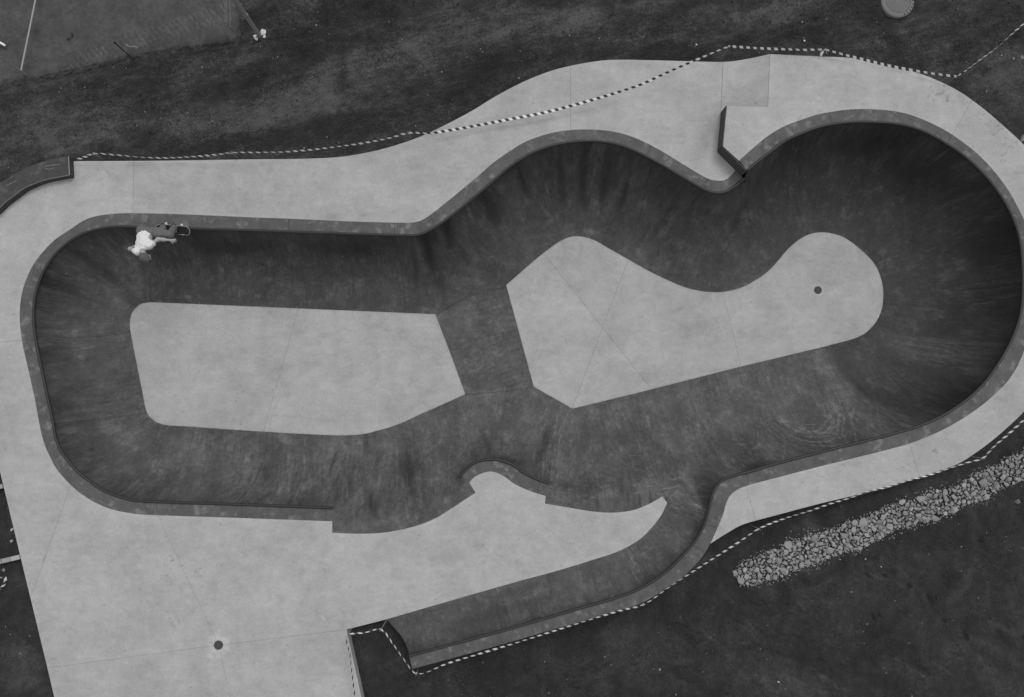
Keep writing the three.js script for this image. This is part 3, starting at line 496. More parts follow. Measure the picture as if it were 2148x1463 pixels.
soil.each((x, z, v) => {
  v = v < 0.05 ? v : 0.05 + 0.02 * (1 - Math.exp(-(v - 0.05) / 0.02));                                          // the field is paler and flatter
  const d = distLine(fieldF, x, z) * (inside(fieldF, x, z) ? 1 : -1); if (d < -0.3) return v;
  let f = 0.060 * Math.exp(0.5 * fbm(noiseC, x * 1.1, z * 1.1, 6, 0.68) + 0.2 * fbm(noiseA, x * 6, z * 6, 3) + 0.1 * noiseB(x * 26, z * 26) + 0.2 * (R() - 0.5));
  f += 0.012 * sstep(0.3, 0.8, fbm(noiseB, x * 2.1 + 50, z * 2.1, 3));
  return mix(v, f, sstep(-0.2, 0.3, d + 0.22 * fbm(noiseA, x * 2.2, z * 2.2, 4, 0.7)));
});
for (let r = 0; r < 4; r++) for (let i = 0; i < 34; i++) { const [x, z] = w2(120 + i * 11 + rr(-2, 2) + r * 5, 152 - i * 3.6 - r * 10 + rr(-2, 2), -0.05); soil.blob(x, z, 0.085, 0.03, 1.0 + rr(-0.2, 0.2), rr(1.08, 1.38)); soil.blob(x + 0.05, z, 0.08, 0.022, 1.0, rr(0.74, 0.95)); }
for (let i = 0; i < 60; i++) { const [x, z] = w2(405 + i * 3.2 * R() * 3, 40 + R() * 60, -0.05); soil.blob(x, z, 0.12, 0.03, 1.4, rr(0.75, 1.3)); }
for (const [a, w, k] of [[[0, 190, 150, 158, 280, 122, 420, 97, 560, 84, 640, 76], 0.07, 0.4], [[200, 150, 330, 118, 470, 100], 0.05, 0.45], [[270, 138, 400, 112, 540, 92], 0.05, 0.45], [[100, 315, 130, 308, 165, 303], 0.09, 0.3], [[2006, 164, 2060, 120, 2148, 66], 0.12, 0.35], [[1870, 1378, 1905, 1395, 1950, 1430], 0.05, 1.8], [[1880, 1270, 1930, 1310], 0.06, 1.6], [[1430, 1310, 1460, 1328, 1490, 1330], 0.05, 0.5]]) soil.stroke(pl(a, -0.1), w, mix(1, k, 0.7), 'mul', false, 0.9);
for (const [a, b, rx, rz, an] of [[155, 79, 0.025, 0.055, 0.2], [148, 86, 0.03, 0.04, 0.9], [1945, 1254, 0.05, 0.13, -0.35], [1901, 1226, 0.06, 0.04, 0.6], [1850, 1205, 0.05, 0.03, 0.5], [2050, 1130, 0.05, 0.07, 0], [1828, 1293, 0.03, 0.07, -0.4], [1977, 1300, 0.06, 0.04, 0.4], [1815, 1205, 0.09, 0.03, 0.6], [2020, 1330, 0.04, 0.09, -0.3]]) { const [x, z] = w2(a, b, -0.15); soil.blob(x, z, rx * 1.5, rz * 1.5, an, 0.25, 'mul', 0.5); }
for (let i = 0; i < 3600; i++) { const x = rr(-15, 15), z = rr(-10.8, 9.8); if (inside(fieldF, x, z) && R() < 0.85) continue; const d = noiseC(x * 0.45, z * 0.45); if (R() > 0.55 + d) continue; soil.blob(x, z, rr(0.012, 0.026), rr(0.01, 0.02), rr(0, 3), R() < 0.06 ? rr(0.06, 0.22) : rr(0.012, 0.04), 'add', 0.6); }
const soilTex = soil.texture(THREE.MirroredRepeatWrapping);
relief.each((x, z) => {
  const f = inside(fieldF, x, z) ? 0.45 : 1;
  return 0.5 + f * (0.22 * fbm(noiseA, x * 3.5, z * 3.5, 5, 0.65) + 0.16 * fbm(noiseB, x * 13, z * 13, 3, 0.7));
});
const reliefTex = relief.relief(THREE.MirroredRepeatWrapping);

// ------------------------------------------------------------------ materials
const grey = (v, roughness = 0.9, o = {}) => new THREE.MeshStandardMaterial({ color: new THREE.Color().setRGB(v, v, v), roughness, ...o });
const M = {
  pale: new THREE.MeshStandardMaterial({ map: paleTex, roughness: 0.88 }),
  dark: new THREE.MeshStandardMaterial({ map: darkTex, roughness: 0.72 }),
  band: new THREE.MeshStandardMaterial({ map: bandTex, roughness: 0.8 }),
  soil: new THREE.MeshStandardMaterial({ map: soilTex, bumpMap: reliefTex, bumpScale: 0.085, roughness: 0.97 }),
  steel: grey(0.03, 0.55, { metalness: 0.3 }), iron: grey(0.2, 0.8), ironDark: grey(0.1, 0.8),
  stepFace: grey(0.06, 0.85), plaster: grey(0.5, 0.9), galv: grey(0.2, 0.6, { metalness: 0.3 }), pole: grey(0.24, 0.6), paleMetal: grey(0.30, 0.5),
  wood: grey(0.2, 0.8), tape: new THREE.MeshStandardMaterial({ vertexColors: true, roughness: 0.45, side: THREE.DoubleSide }),
};

// ------------------------------------------------------------------ footprint and ground
const bankB0 = w2(1615.6, 113.3, RISE), bankB1 = w2(1611, 224, RISE), bankA0 = w2(1517, 130, 0), bankA1 = w2(1512, 238, 0);
const westEdge = [w2(150, 345), w2(110, 352), w2(82, 362), w2(33, 390), w2(-20, 422), w2(-60, 455), w2(-110, 520), w2(-110, 640)];
const footprint = [...W(OUT_N, 0), ...W(OUT_E, RISE), ...W(sub(BAND_E, [1490.4, 1140.5], BAND_E[BAND_E.length - 1]), RISE), ...RAMP_END.slice().reverse(), w2(727, 1321.5), w2(758, 1463), w2(779, 1560), ...W(WEST.slice().reverse(), 0), ...westEdge.slice().reverse()];
const footF = flatOf(dedupe(footprint, 0.02), true);
const tapeDitch = flatOf(pl([2000, 170, 2060, 124, 2148, 64, 2220, 10], 0.2));
const scarps = [[0, 190, 150, 158, 280, 122, 420, 97, 560, 84, 640, 76], [270, 138, 400, 112, 540, 92], [95, 316, 130, 308, 170, 302]].map((a) => flatOf(pl(a, -0.1)));
const pits = [[155, 79, 0.05], [148, 86, 0.05], [1945, 1254, 0.1], [1901, 1226, 0.08], [1850, 1205, 0.07], [2050, 1130, 0.08], [1828, 1293, 0.07], [1977, 1300, 0.06]].map(([a, b, r]) => [...w2(a, b, -0.15), r]);
function groundBase(x, z) { const b = sstep(-2, 3, z), a = mix(sstep(6.2, 8.2, x), sstep(3, 7, x), b), w = sstep(-8, -11, x); return mix(mix(-0.07, 0.22, a), mix(mix(-0.25, 0, a), -0.14, w), b); }
function groundH(x, z) {
  if (Math.abs(x) > 40 || Math.abs(z) > 40) return groundBase(clamp(x, -15, 15), clamp(z, -12, 12));
  const ins = inside(footF, x, z), d = distLine(footF, x, z) * (ins ? -1 : 1), inField = inside(fieldF, x, z);
  let h = groundBase(x, z), free = sstep(0.02, 0.6, d) * (inField ? 0.35 : 1);
  h += free * (0.10 * fbm(noiseA, x * 0.35, z * 0.35, 3) + 0.06 * fbm(noiseB, x * 1.6, z * 1.6, 3)) + (0.25 + 0.75 * free) * 0.03 * fbm(noiseC, x * 6, z * 6, 3, 0.6);
  h -= 0.12 * Math.exp(-((distLine(tapeDitch, x, z) / 0.13) ** 2));
  for (const s of scarps) h -= 0.035 * Math.exp(-((distLine(s, x, z) / 0.07) ** 2));
  for (const [a, b, r] of pits) h -= 0.06 * Math.exp(-((x - a) ** 2 + (z - b) ** 2) / (r * r * 0.6));
  const lip = mix(mix(-0.05, 0.3, sstep(6.1, 6.3, x)), 0.3, sstep(3.6, 4.4, x) * sstep(-1, 0.5, z));
  h = Math.min(h, lip + Math.max(0, d) * 0.5);
  return mix(h, -2.4, sstep(-0.06, -0.26, d));
}
{
  const axis = (a, b, st, far) => { const o = []; for (let v = a; v <= b + 1e-6; v += st) o.push(v); let q = st, lo = a, hi = b; while (hi < far) { q *= 1.45; lo -= q; hi += q; o.unshift(lo); o.push(hi); } return o; };
  const xs = axis(-14.2, 14.2, 0.075, 900), zs = axis(-10.6, 9.0, 0.075, 900), nx = xs.length, nz = zs.length;
  const pos = new Float32Array(nx * nz * 3), idx = [];
  for (let j = 0; j < nz; j++) for (let i = 0; i < nx; i++) { const k = (j * nx + i) * 3; pos[k] = xs[i]; pos[k + 1] = groundH(xs[i], zs[j]); pos[k + 2] = zs[j]; }
  for (let j = 0; j + 1 < nz; j++) for (let i = 0; i + 1 < nx; i++) { const a = j * nx + i, b = a + 1, c = a + nx, d = c + 1; idx.push(a, c, b, b, c, d); }
  const g = geo(pos, idx); g.computeVertexNormals(); planUV(g);
  const m = shadows(new THREE.Mesh(g, M.soil)); m.name = 'ground'; scene.add(tag(m, 'dark bare soil around the pale concrete skate park', 'soil', null, 'structure'));
}
{
  const p = dedupe(fieldPoly.map(([x, z], i) => i < fieldLine.length ? [x + 0.05 * noiseA(x * 6, z * 6), z + 0.07 * noiseB(x * 5, z * 5)] : [x, z]), 0.02);
  const g = surface(refine(triangulate(p), 0.16), (x, z) => groundH(x, z) + 0.014);
  const m = shadows(new THREE.Mesh(g, M.soil)); m.name = 'sports_field'; scene.add(tag(m, 'flat grey field with tyre prints beyond the dark soil bank', 'field', null, 'structure'));
}

// ------------------------------------------------------------------ pale concrete deck, slab by slab
const deck = thing('concrete_deck', at(420, 1250, 0), 'pale smooth concrete deck wrapped around the dark bowl', 'concrete deck', null, 'structure');
const tints = [1, 0.965, 0.985, 1, 0.955, 0.98, 0.99, 0.97].map((v) => { const m = M.pale.clone(); m.color.setRGB(v, v, v); return m; }); let poured = 0;
const deckSlab = (poly, h, t = 0.3) => part(deck, 'slab', slab(poly, h, t), tints[poured++ % 8]);
const J = { a: [[280, 337.5], [278, 448]], b: [[1197, 137], [1197, 273.5]], c: [[2038.6, 209.5], [1998.5, 283]], d: [[1930, 1001], [1907.8, 931]], e: [[1585, 1093], [1566, 1020]] };
deckSlab([w2(-62, 735), w2(-110, 640), w2(-110, 520), w2(-60, 455), w2(-20, 422), w2(33, 390), w2(82, 362), w2(110, 352), w2(150, 345), w2(152, 338), ...W(sub(OUT_N, [152, 338], J.a[0]), 0), ...W(sub(BAND_W, J.a[1], [45.3, 714]), 0), w2(0, 718)], 0);
deckSlab([...W(sub(OUT_N, J.a[0], J.b[0]), 0), ...W(sub(BAND_W, J.b[1], J.a[1]), 0)], 0);
deckSlab([...W(sub(OUT_N, J.b[0], [1517, 130]), 0), w2(1512, 238), w2(1508, 317.5), ...W(sub(BAND_W, [1545, 355.5], J.b[1]), 0)], 0);
deckSlab([w2(1525, 222, RISE), bankB1, bankB0, ...W(sub(OUT_E, OUT_E[0], J.c[0]), RISE), ...W(sub(BAND_E, J.c[1], BAND_E[0]), RISE), w2(1517, 307, RISE)], RISE, 0.65);
deckSlab([...W(sub(OUT_E, J.c[0], J.d[0]), RISE), ...W(sub(BAND_E, J.d[1], J.c[1]), RISE)], RISE, 0.65);
deckSlab([...W(sub(OUT_E, J.d[0], J.e[0]), RISE), ...W(sub(BAND_E, J.e[1], J.d[1]), RISE)], RISE, 0.65);
deckSlab([...W(sub(OUT_E, J.e[0], [1490.4, 1141.5]), RISE), ...W(sub(BAND_E, [1490.4, 1140.5], J.e[1]), RISE)], RISE, 0.65);
// bank between the two levels
{
  const N = 14, pos = [], idx = [], P = (t, s) => { const ax = mix(bankA0[0], bankA1[0], s), az = mix(bankA0[1], bankA1[1], s), bx = mix(bankB0[0], bankB1[0], s), bz = mix(bankB0[1], bankB1[1], s); return [mix(ax, bx, t) + 0.004 * (1 - 2 * t), RISE * Math.pow(t, 1.6), mix(az, bz, t)]; };
  for (let i = 0; i <= N; i++) for (let j = 0; j <= 4; j++) pos.push(...P(i / N, j / 4));
  for (let i = 0; i < N; i++) for (let j = 0; j < 4; j++) { const a = i * 5 + j, b = a + 1, c = a + 5, d = c + 1; idx.push(a, b, c, b, d, c); }
  const top = geo(pos, idx); top.computeVertexNormals(); const side = [];
  for (let i = 0; i < N; i++) { const p = P(i / N, 0), q = P((i + 1) / N, 0); side.push(p[0], p[1], p[2], q[0], q[1], q[2], q[0], -0.3, q[2], p[0], p[1], p[2], q[0], -0.3, q[2], p[0], -0.3, p[2]); }
  const sg = geo(side); sg.computeVertexNormals();
  part(deck, 'bank', mergeGeometries([planUV(top.toNonIndexed()), planUV(sg)]), tints[0]);
}
// dark face of the step between the lower and the upper deck
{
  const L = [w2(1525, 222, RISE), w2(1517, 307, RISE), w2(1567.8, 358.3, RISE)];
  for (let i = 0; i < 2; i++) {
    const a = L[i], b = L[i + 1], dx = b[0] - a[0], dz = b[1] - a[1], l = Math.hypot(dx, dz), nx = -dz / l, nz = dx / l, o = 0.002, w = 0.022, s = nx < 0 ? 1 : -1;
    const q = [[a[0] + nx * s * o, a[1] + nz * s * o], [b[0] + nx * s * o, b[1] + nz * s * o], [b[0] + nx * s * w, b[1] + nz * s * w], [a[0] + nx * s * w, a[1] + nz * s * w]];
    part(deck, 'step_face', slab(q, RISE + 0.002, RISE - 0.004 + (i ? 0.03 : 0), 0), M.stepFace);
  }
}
// lower pad
const DR = [458, 1354], cutW = [[148, 1018], [63.2, 1256]];
const bandCut = [330, 1081];
deckSlab([w2(-62, 735), w2(0, 718), ...W(sub(BAND_W, [45.3, 714], cutW[0]), 0), w2(...cutW[1]), w2(44.7, 1180), w2(0, 994)], 0);
deckSlab([...W(sub(BAND_W, cutW[0], bandCut), 0), w2(...DR), w2(98.5, 1402), w2(...cutW[1])], 0);
deckSlab([w2(...DR), w2(505, 1560), w2(135, 1560), w2(112.8, 1463), w2(98.5, 1402)], 0);
deckSlab([w2(...DR), w2(727, 1321.5), w2(758, 1463), w2(779, 1560), w2(505, 1560)], 0);
deckSlab([...W(sub(BAND_W, bandCut, BAND_W[0]), 0), w2(697, 1094), w2(696.7, 1118), ...W(HIP_W, 0), w2(984, 1013), ...W(ISLE_OUT, 0), w2(1143.5, 1057), ...W(HIP_E, 0), w2(1400, 1055.6), ...W(RAMP_LOW, 0), w2(727, 1321.5), w2(...DR)], 0);

// ------------------------------------------------------------------ the bowl
const bowl = thing('skate_bowl', at(1050, 760, FLOOR_W), 'large dark concrete skate bowl with two pale flat floors', 'skate bowl');
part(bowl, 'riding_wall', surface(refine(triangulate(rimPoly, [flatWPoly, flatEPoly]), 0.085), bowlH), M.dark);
const floorSlab = (p, h) => { if (p.length > 2) part(bowl, 'floor_slab', slab(p, h, 0.12, 0.0012), tints[poured++ % 8]); };
{
  const c = [w2(624, 655, FLOOR_W), w2(552, 908, FLOOR_W)];
  for (const s of [1, -1]) floorSlab(clipHalf(flatWPoly, c[0], c[1], s), FLOOR_W);
  const cuts = [[[1517, 613], [1555, 770]], [[1318, 544], [1200, 857.7]], [[1140, 531], [1367, 817]]].map((k) => k.map((p) => w2(...p, FLOOR_E)));
  let ps = [flatEPoly];
  for (const [a, b] of cuts) ps = ps.flatMap((p) => [clipHalf(p, a, b, 1), clipHalf(p, a, b, -1)]).filter((p) => p.length > 2 && Math.abs(area(p)) > 0.01);
  for (const p of ps) floorSlab(p, FLOOR_E);
}
function border(parent, outer, inner, h, cuts, t) {               // border cast in lengths
  const st = [[outer[0], inner[0]], ...cuts, [outer[outer.length - 1], inner[inner.length - 1]]];
  for (let i = 0; i + 1 < st.length; i++) part(parent, 'border_stone', slab([...W(sub(outer, st[i][0], st[i + 1][0]), h), ...W(sub(inner, st[i + 1][1], st[i][1]), h)], h + 0.001, t, 0.002), M.band);
}
function pipeAlong(parent, line, h, side = 1) {
  const pts = W(line, h).map(([x, z]) => new THREE.Vector3(x, h + 0.008, z));
  part(parent, 'coping_pipe', tube(pts, 0.033, 8), M.steel);
}
border(bowl, BAND_W, COPE_W, 0, [[[683, 1093], [684, 1065.5]], [[506, 1087], [507, 1059]], [[327, 1081], [330, 1053]], [[87, 903], [111, 885]], [[45.3, 714], [75, 714]], [[278, 448], [284, 477]], [[605, 459], [606, 487]], [[827, 467.6], [827, 493.5]], [[902, 452], [913, 477]], [[1366, 305], [1356, 329]], [[1484, 374.5], [1478, 398]]], 0.22);
border(bowl, sub(BAND_E, BAND_E[0], [1480, 1159]), sub(COPE_E, COPE_E[0], [1452, 1144]), RISE, [[[1740, 235.8], [1745, 261.5]], [[1998.5, 283], [1985, 302]], [[2162, 680], [2136, 676]], [[1908, 931], [1902, 902]], [[1571, 1018], [1566, 991.5]], [[1505, 1107], [1476, 1100]]], 0.5);
border(bowl, ISLE_OUT, ISLE_IN, 0, [[[1126, 1035.3], [1134, 1008.3]]], 0.2);
pipeAlong(bowl, COPE_W, 0); pipeAlong(bowl, sub(COPE_E, COPE_E[0], [1452, 1144]), RISE); pipeAlong(bowl, ISLE_IN, 0);

// ------------------------------------------------------------------ quarter pipe beside the pad
const ramp = thing('quarter_pipe', at(1150, 1240, 0), 'long low dark quarter pipe curving along the edge of the pad', 'ramp');
part(ramp, 'riding_face', surface(refine(triangulate(dedupe([...W(RAMP_LOW, 0), ...RAMP_END, ...W(copeERamp, RISE).reverse(), ...crestLine.slice().reverse()], 0.01)), 0.085), rampH), M.dark);
border(ramp, sub(BAND_E, [1480, 1159], BAND_E[BAND_E.length - 1]), sub(COPE_E, [1452, 1144], COPE_E[COPE_E.length - 1]), RISE, [[[1383, 1245], [1371, 1218.5]], [[1120, 1334], [1113, 1307]]], 0.75);
pipeAlong(ramp, sub(COPE_E, [1452, 1144], COPE_E[COPE_E.length - 1]), RISE);
{
  const pos = [], pl2 = [...RAMP_END];
  for (let i = 0; i + 1 < pl2.length; i++) { const a = pl2[i], b = pl2[i + 1], ha = rampH(...a), hb = rampH(...b); pos.push(a[0], ha, a[1], b[0], hb, b[1], b[0], -0.5, b[1], a[0], ha, a[1], b[0], -0.5, b[1], a[0], -0.5, a[1]); }
  const g = geo(pos); g.computeVertexNormals(); part(ramp, 'end_wall', planUV(g), M.band);
}

// ------------------------------------------------------------------ grind ledge
{
  const hgt = 0.17, inn = smooth([146.5, 368.5, 133, 371, 114.9, 374.5, 95.7, 378.4, 82, 382.7, 69, 388, 57.4, 393, 46, 399.4, 33.5, 409, 22, 417.6, 9.6, 427, 0, 437, -14, 449, -30, 466]), out = smooth([144.3, 328.6, 127, 330.5, 110, 333.4, 91, 338.7, 72, 345, 52.6, 352.5, 33.5, 362, 19, 371.7, 4.8, 380, -15, 393, -40, 412, -62, 434]);
  const t = thing('grind_ledge', at(70, 365, 0), 'low dark curved grind ledge with scratched top at the deck corner', 'ledge');
  part(t, 'body', slab([...W(inn, hgt), ...W(out, hgt).reverse()], hgt, 0.36, 0), new THREE.MeshStandardMaterial({ map: bandTex, color: new THREE.Color().setRGB(0.52, 0.52, 0.52), roughness: 0.75 }));
  const edge = (l, dx) => W(l, hgt).map(([x, z]) => new THREE.Vector3(x + dx[0], hgt - 0.004, z + dx[1]));
  part(t, 'steel_edge', tube(edge(inn, [-0.012, -0.012]), 0.016, 6), grey(0.14, 0.45, { metalness: 0.4 }));
  part(t, 'steel_edge', tube(W([[144.3, 329], [146.3, 368]], hgt).map(([x, z]) => new THREE.Vector3(x - 0.012, hgt - 0.002, z)), 0.012, 6), grey(0.24, 0.5, { metalness: 0.4 }));
  const wax = grey(0.34, 0.9);
  for (const a of [[93, 349, 106, 347, 124, 344.5], [93, 352.5, 102, 355, 112, 353], [11, 389.5, 24, 384, 34, 379]]) part(t, 'scratch', tube(W(pairs(a), hgt).map(([x, z]) => new THREE.Vector3(x, hgt - 0.006, z)), 0.008, 5), wax);
}

// ------------------------------------------------------------------ drain covers and manhole
function drain(px, py, h, label) {
  const p = at(px, py, h), t = thing('drain_cover', p, label, 'drain cover');
  const lathe = (pts) => new THREE.LatheGeometry(pts.map(([r, y]) => new THREE.Vector2(r, y)), 36);
  part(t, 'frame', lathe([[0.088, -0.03], [0.088, 0.008], [0.102, 0.008], [0.106, -0.02]]), M.ironDark, false);
  const sh = new THREE.Shape(); sh.absarc(0, 0, 0.084, 0, 6.2832);
  for (let ring = 0; ring < 2; ring++) for (let k = 0; k < (ring ? 14 : 7); k++) { const a = k / (ring ? 14 : 7) * 6.2832, q = ring ? 0.063 : 0.032, o = new THREE.Path(); o.absellipse(Math.cos(a) * q, Math.sin(a) * q, 0.009, 0.006, 0, 6.2832, false, a); sh.holes.push(o); }
  part(t, 'grate', new THREE.ExtrudeGeometry(sh, { depth: 0.012, bevelEnabled: false, curveSegments: 24 }).rotateX(-Math.PI / 2).translate(0, -0.004, 0), M.iron, false);
  part(t, 'hub', new THREE.CylinderGeometry(0.012, 0.014, 0.008, 12).translate(0, 0.011, 0), M.ironDark, false);
  part(t, 'well', new THREE.CylinderGeometry(0.086, 0.086, 0.004, 24).translate(0, 0.0035, 0), grey(0.05), false);
}
drain(458, 1354, 0, 'small round iron drain set in the pale lower pad'); drain(1716, 609, FLOOR_E, 'small round iron drain in the deep floor of the bowl');
{
  const c = at(1879, 7, 0.16); c.y = groundH(c.x, c.z) + 0.012;
  const t = thing('manhole_cover', c, 'round grey manhole cover with ribbed lid set in the dark soil', 'manhole cover');
  const lathe = (pts) => new THREE.LatheGeometry(pts.map(([r, y]) => new THREE.Vector2(r, y)), 56);
  part(t, 'frame', lathe([[0.305, -0.1], [0.305, 0.02], [0.315, 0.028], [0.33, 0.022], [0.385, 0.012], [0.4, -0.02], [0.4, -0.12]]), grey(0.17, 0.9), false);
  const rings = [[0, 0.012]]; for (let r = 0.04; r < 0.28; r += 0.03) rings.push([r, 0.012], [r + 0.006, 0.02], [r + 0.014, 0.02], [r + 0.02, 0.012]); rings.push([0.285, 0.012], [0.29, 0.022], [0.3, 0.022], [0.3, -0.05]);
  part(t, 'lid', lathe(rings), grey(0.15, 0.8), false);
  const studs = []; for (let i = 0; i < 90; i++) { const a = i * 2.39996, r = 0.03 + 0.25 * Math.sqrt(i / 90); studs.push(new THREE.BoxGeometry(0.016, 0.012, 0.009).rotateY(a).translate(Math.cos(a) * r, 0.02, Math.sin(a) * r)); }
  tag(part(t, 'stud', mergeGeometries(studs), grey(0.16, 0.7), false), null, null, null, 'stuff');
  for (let i = 0; i < 9; i++) { const a = -0.75 + i * 0.24; part(t, 'notch', new THREE.BoxGeometry(0.045, 0.012, 0.022).rotateY(-a).translate(Math.cos(a) * 0.352, 0.016, Math.sin(a) * 0.352), grey(0.03), false); }
}

// ------------------------------------------------------------------ barrier tape and its stakes
function tape(pts, label, wide = 1, slack = [0, 0, 1]) {                 // slack: the stretch that hangs edge on
  pts = pts.map(([x, y, h, f], i) => [x, y, h, i >= slack[0] && i < slack[1] ? f * slack[2] : f]);                                       // [px, py, height, how flat it lies 0..1]
  const p3 = pts.map(([x, y, h]) => at(x, y, h)), c = new THREE.CatmullRomCurve3(p3, false, 'centripetal'), len = c.getLength(), n = Math.ceil(len / 0.0425);
  const cum = [0]; for (let i = 1; i < p3.length; i++) cum.push(cum[i - 1] + p3[i].distanceTo(p3[i - 1]));
  const flatAt = (s) => { const q = s * cum[cum.length - 1]; let i = 0; while (i + 2 < cum.length && cum[i + 1] < q) i++; return mix(pts[i][3], pts[i + 1][3], sstep(0, 1, (q - cum[i]) / (cum[i + 1] - cum[i] + 1e-6))); };
  const edge = (s) => {
    s = clamp(s); const p = c.getPointAt(s), t = c.getTangentAt(s), side = new THREE.Vector3(-t.z, 0, t.x).normalize(), up = side.clone().cross(t).normalize(); if (up.y < 0) up.negate();
    const f = clamp(flatAt(s) * wide + 0.04 * noiseA(s * len * 2.1, len), 0.15, 1), a = (Math.acos(f) + 0.22 * noiseB(s * len * 0.8, 7)) * (side.x * p.x + side.z * p.z >= 0 ? 1 : -1);
    return [p, side.multiplyScalar(Math.cos(a)).addScaledVector(up, Math.sin(a)).multiplyScalar(0.0325)];
  };
  const pos = [], col = [], sk = 0.022 / len;
  for (let i = 0; i < n; i++) {
    const s0 = i / n, s1 = (i + 1) / n, v = Math.floor(i / 2) % 2 ? 0.74 : 0.045, q = [];
    for (const s of [s0, s1]) for (const sg of [-1, 1]) { const [p, w] = edge(s + sk * sg); q.push([p.x + w.x * sg, p.y + w.y * sg, p.z + w.z * sg]); }
    for (const k of [0, 1, 2, 1, 3, 2]) { pos.push(...q[k]); col.push(v, v, v); }
  }
  const base = p3[0].clone(), g = geo(pos); g.setAttribute('color', new THREE.Float32BufferAttribute(col, 3)); g.computeVertexNormals(); g.translate(-base.x, -base.y, -base.z);
  const m = shadows(new THREE.Mesh(g, M.tape)); m.name = numbered('barrier_tape'); m.position.copy(base); scene.add(tag(m, label, 'barrier tape'));
}
tape([[158, 336, 0.1, 0.5], [178, 329, 0.2, 0.4], [196, 322.5, 0.32, 0.35], [240, 325, 0.26, 0.55], [290, 329.5, 0.18, 0.6], [340, 331.5, 0.15, 0.45], [400, 329, 0.2, 0.45], [450, 325, 0.28, 0.4], [486, 320.5, 0.34, 0.4], [540, 320, 0.28, 0.35], [600, 318.5, 0.24, 0.4], [660, 313.5, 0.22, 0.7], [710, 307.5, 0.22, 0.75], [770, 299, 0.24, 0.6], [820, 289, 0.27, 0.55], [857, 279, 0.32, 0.5], [900, 280, 0.25, 0.6], [925, 276.5, 0.22, 0.85], [975, 268, 0.2, 0.95], [1060, 252, 0.2, 1], [1145, 235.5, 0.22, 1], [1220, 216, 0.26, 0.95], [1290, 195.5, 0.3, 0.8], [1345, 177, 0.36, 0.7], [1400, 152, 0.43, 0.55], [1455, 128, 0.5, 0.5], [1500, 109, 0.56, 0.45], [1530, 97, 0.6, 0.4]], 'long black and white tape sagging across the pale upper deck', 0.9, [0, 17, 0.2]);
tape([[1530, 97, 0.6, 0.4], [1565, 99.5, 0.55, 0.45], [1610, 102, 0.5, 0.6], [1650, 103.5, 0.48, 0.66], [1690, 104.5, 0.5, 0.5], [1728, 104, 0.55, 0.3], [1733, 104.5, 0.55, 0.3], [1765, 113, 0.52, 0.45], [1800, 122, 0.5, 0.6], [1840, 132, 0.48, 0.95], [1885, 142, 0.48, 0.95], [1930, 150, 0.5, 0.7], [1970, 156, 0.54, 0.45], [2006, 160.5, 0.6, 0.5]], 'black and white tape stretched between stakes behind the raised deck edge', 0.6);
tape([[2006, 161, 0.6, 0.5], [2020, 152.5, 0.56, 0.5], [2060, 123, 0.5, 0.55], [2095, 97, 0.48, 0.5], [2125, 70, 0.5, 0.7], [2150, 48, 0.52, 0.8], [2185, 16, 0.56, 0.6]], 'twisted tape running away from the deck over a narrow ditch', 0.45);
tape([[2190, 842, 0.75, 0.5], [2148, 882, 0.66, 0.6], [2115, 912, 0.6, 0.5], [2085, 938, 0.58, 0.6], [2061, 962.5, 0.6, 0.3], [2035, 969.5, 0.52, 0.4], [1995, 982, 0.44, 0.6], [1950, 997, 0.41, 0.7], [1905, 1009, 0.41, 0.6], [1860, 1023, 0.42, 0.5], [1820, 1032, 0.42, 0.6], [1790, 1043, 0.4, 0.5], [1740, 1058, 0.36, 0.5], [1700, 1072, 0.34, 0.6], [1650, 1087, 0.36, 0.6], [1592, 1110, 0.5, 0.5], [1550, 1138, 0.42, 0.5], [1500, 1170, 0.4, 0.5], [1450, 1202, 0.44, 0.55], [1400, 1235, 0.48, 0.5], [1350, 1269, 0.55, 0.4], [1300, 1282, 0.48, 0.6], [1230, 1303, 0.44, 0.6], [1160, 1325, 0.44, 0.55], [1090, 1347, 0.44, 0.6], [1010, 1371, 0.45, 0.7], [940, 1392, 0.45, 0.7], [873.5, 1414, 0.45, 0.5], [850, 1388, 0.42, 0.5], [825, 1353, 0.42, 0.6], [799, 1321.5, 0.5, 0.4], [765, 1328, 0.42, 0.6], [728.5, 1334.5, 0.5, 0.4], [734, 1376, 0.4, 0.6], [739, 1420, 0.32, 0.75], [744, 1463, 0.3, 0.8], [748, 1500, 0.3, 0.7]], 'longest tape, following the lower deck edge and around the quarter pipe', 0.22);
tape([[-16, 1246, 0, 0.9], [-2, 1236, 0, 0.8], [6, 1229, 0.02, 0.7], [10.5, 1219, 0.03, 0.6], [8.5, 1210, 0.03, 0.6], [3, 1211, 0.02, 0.8], [-6, 1219, 0, 0.9]], 'loose curl of tape lying on soil below the kerb', 0.5);
const stakeWood = grey(0.17, 0.85);
function stake(px, py, h, label, lean = [0, 0], up = 0.05) {
  const top = at(px, py, h), g = groundH(top.x, top.z), foot = new THREE.Vector3(top.x + lean[0], g - 0.1, top.z + lean[1]);
  const d = top.clone().sub(foot).normalize(), tip = top.clone().addScaledVector(d, up), t = thing('stake', new THREE.Vector3(foot.x, g, foot.z), label, 'stake', 'thin stakes holding the barrier tape');
  part(t, 'rod', rod(foot, tip, 0.011, 0.0095, 7), stakeWood);
  part(t, 'knot', new THREE.TorusGeometry(0.017, 0.007, 6, 12).rotateX(Math.PI / 2 + 0.2).translate(top.x, top.y, top.z), grey(0.6, 0.5));
}
stake(196, 322.5, 0.32, 'thin stake nearest the end of the dark grind ledge'); stake(486, 320.5, 0.34, 'thin stake on the soil above the straight stretch of deck'); stake(857, 279, 0.32, 'thin stake where the tape starts across the deck');
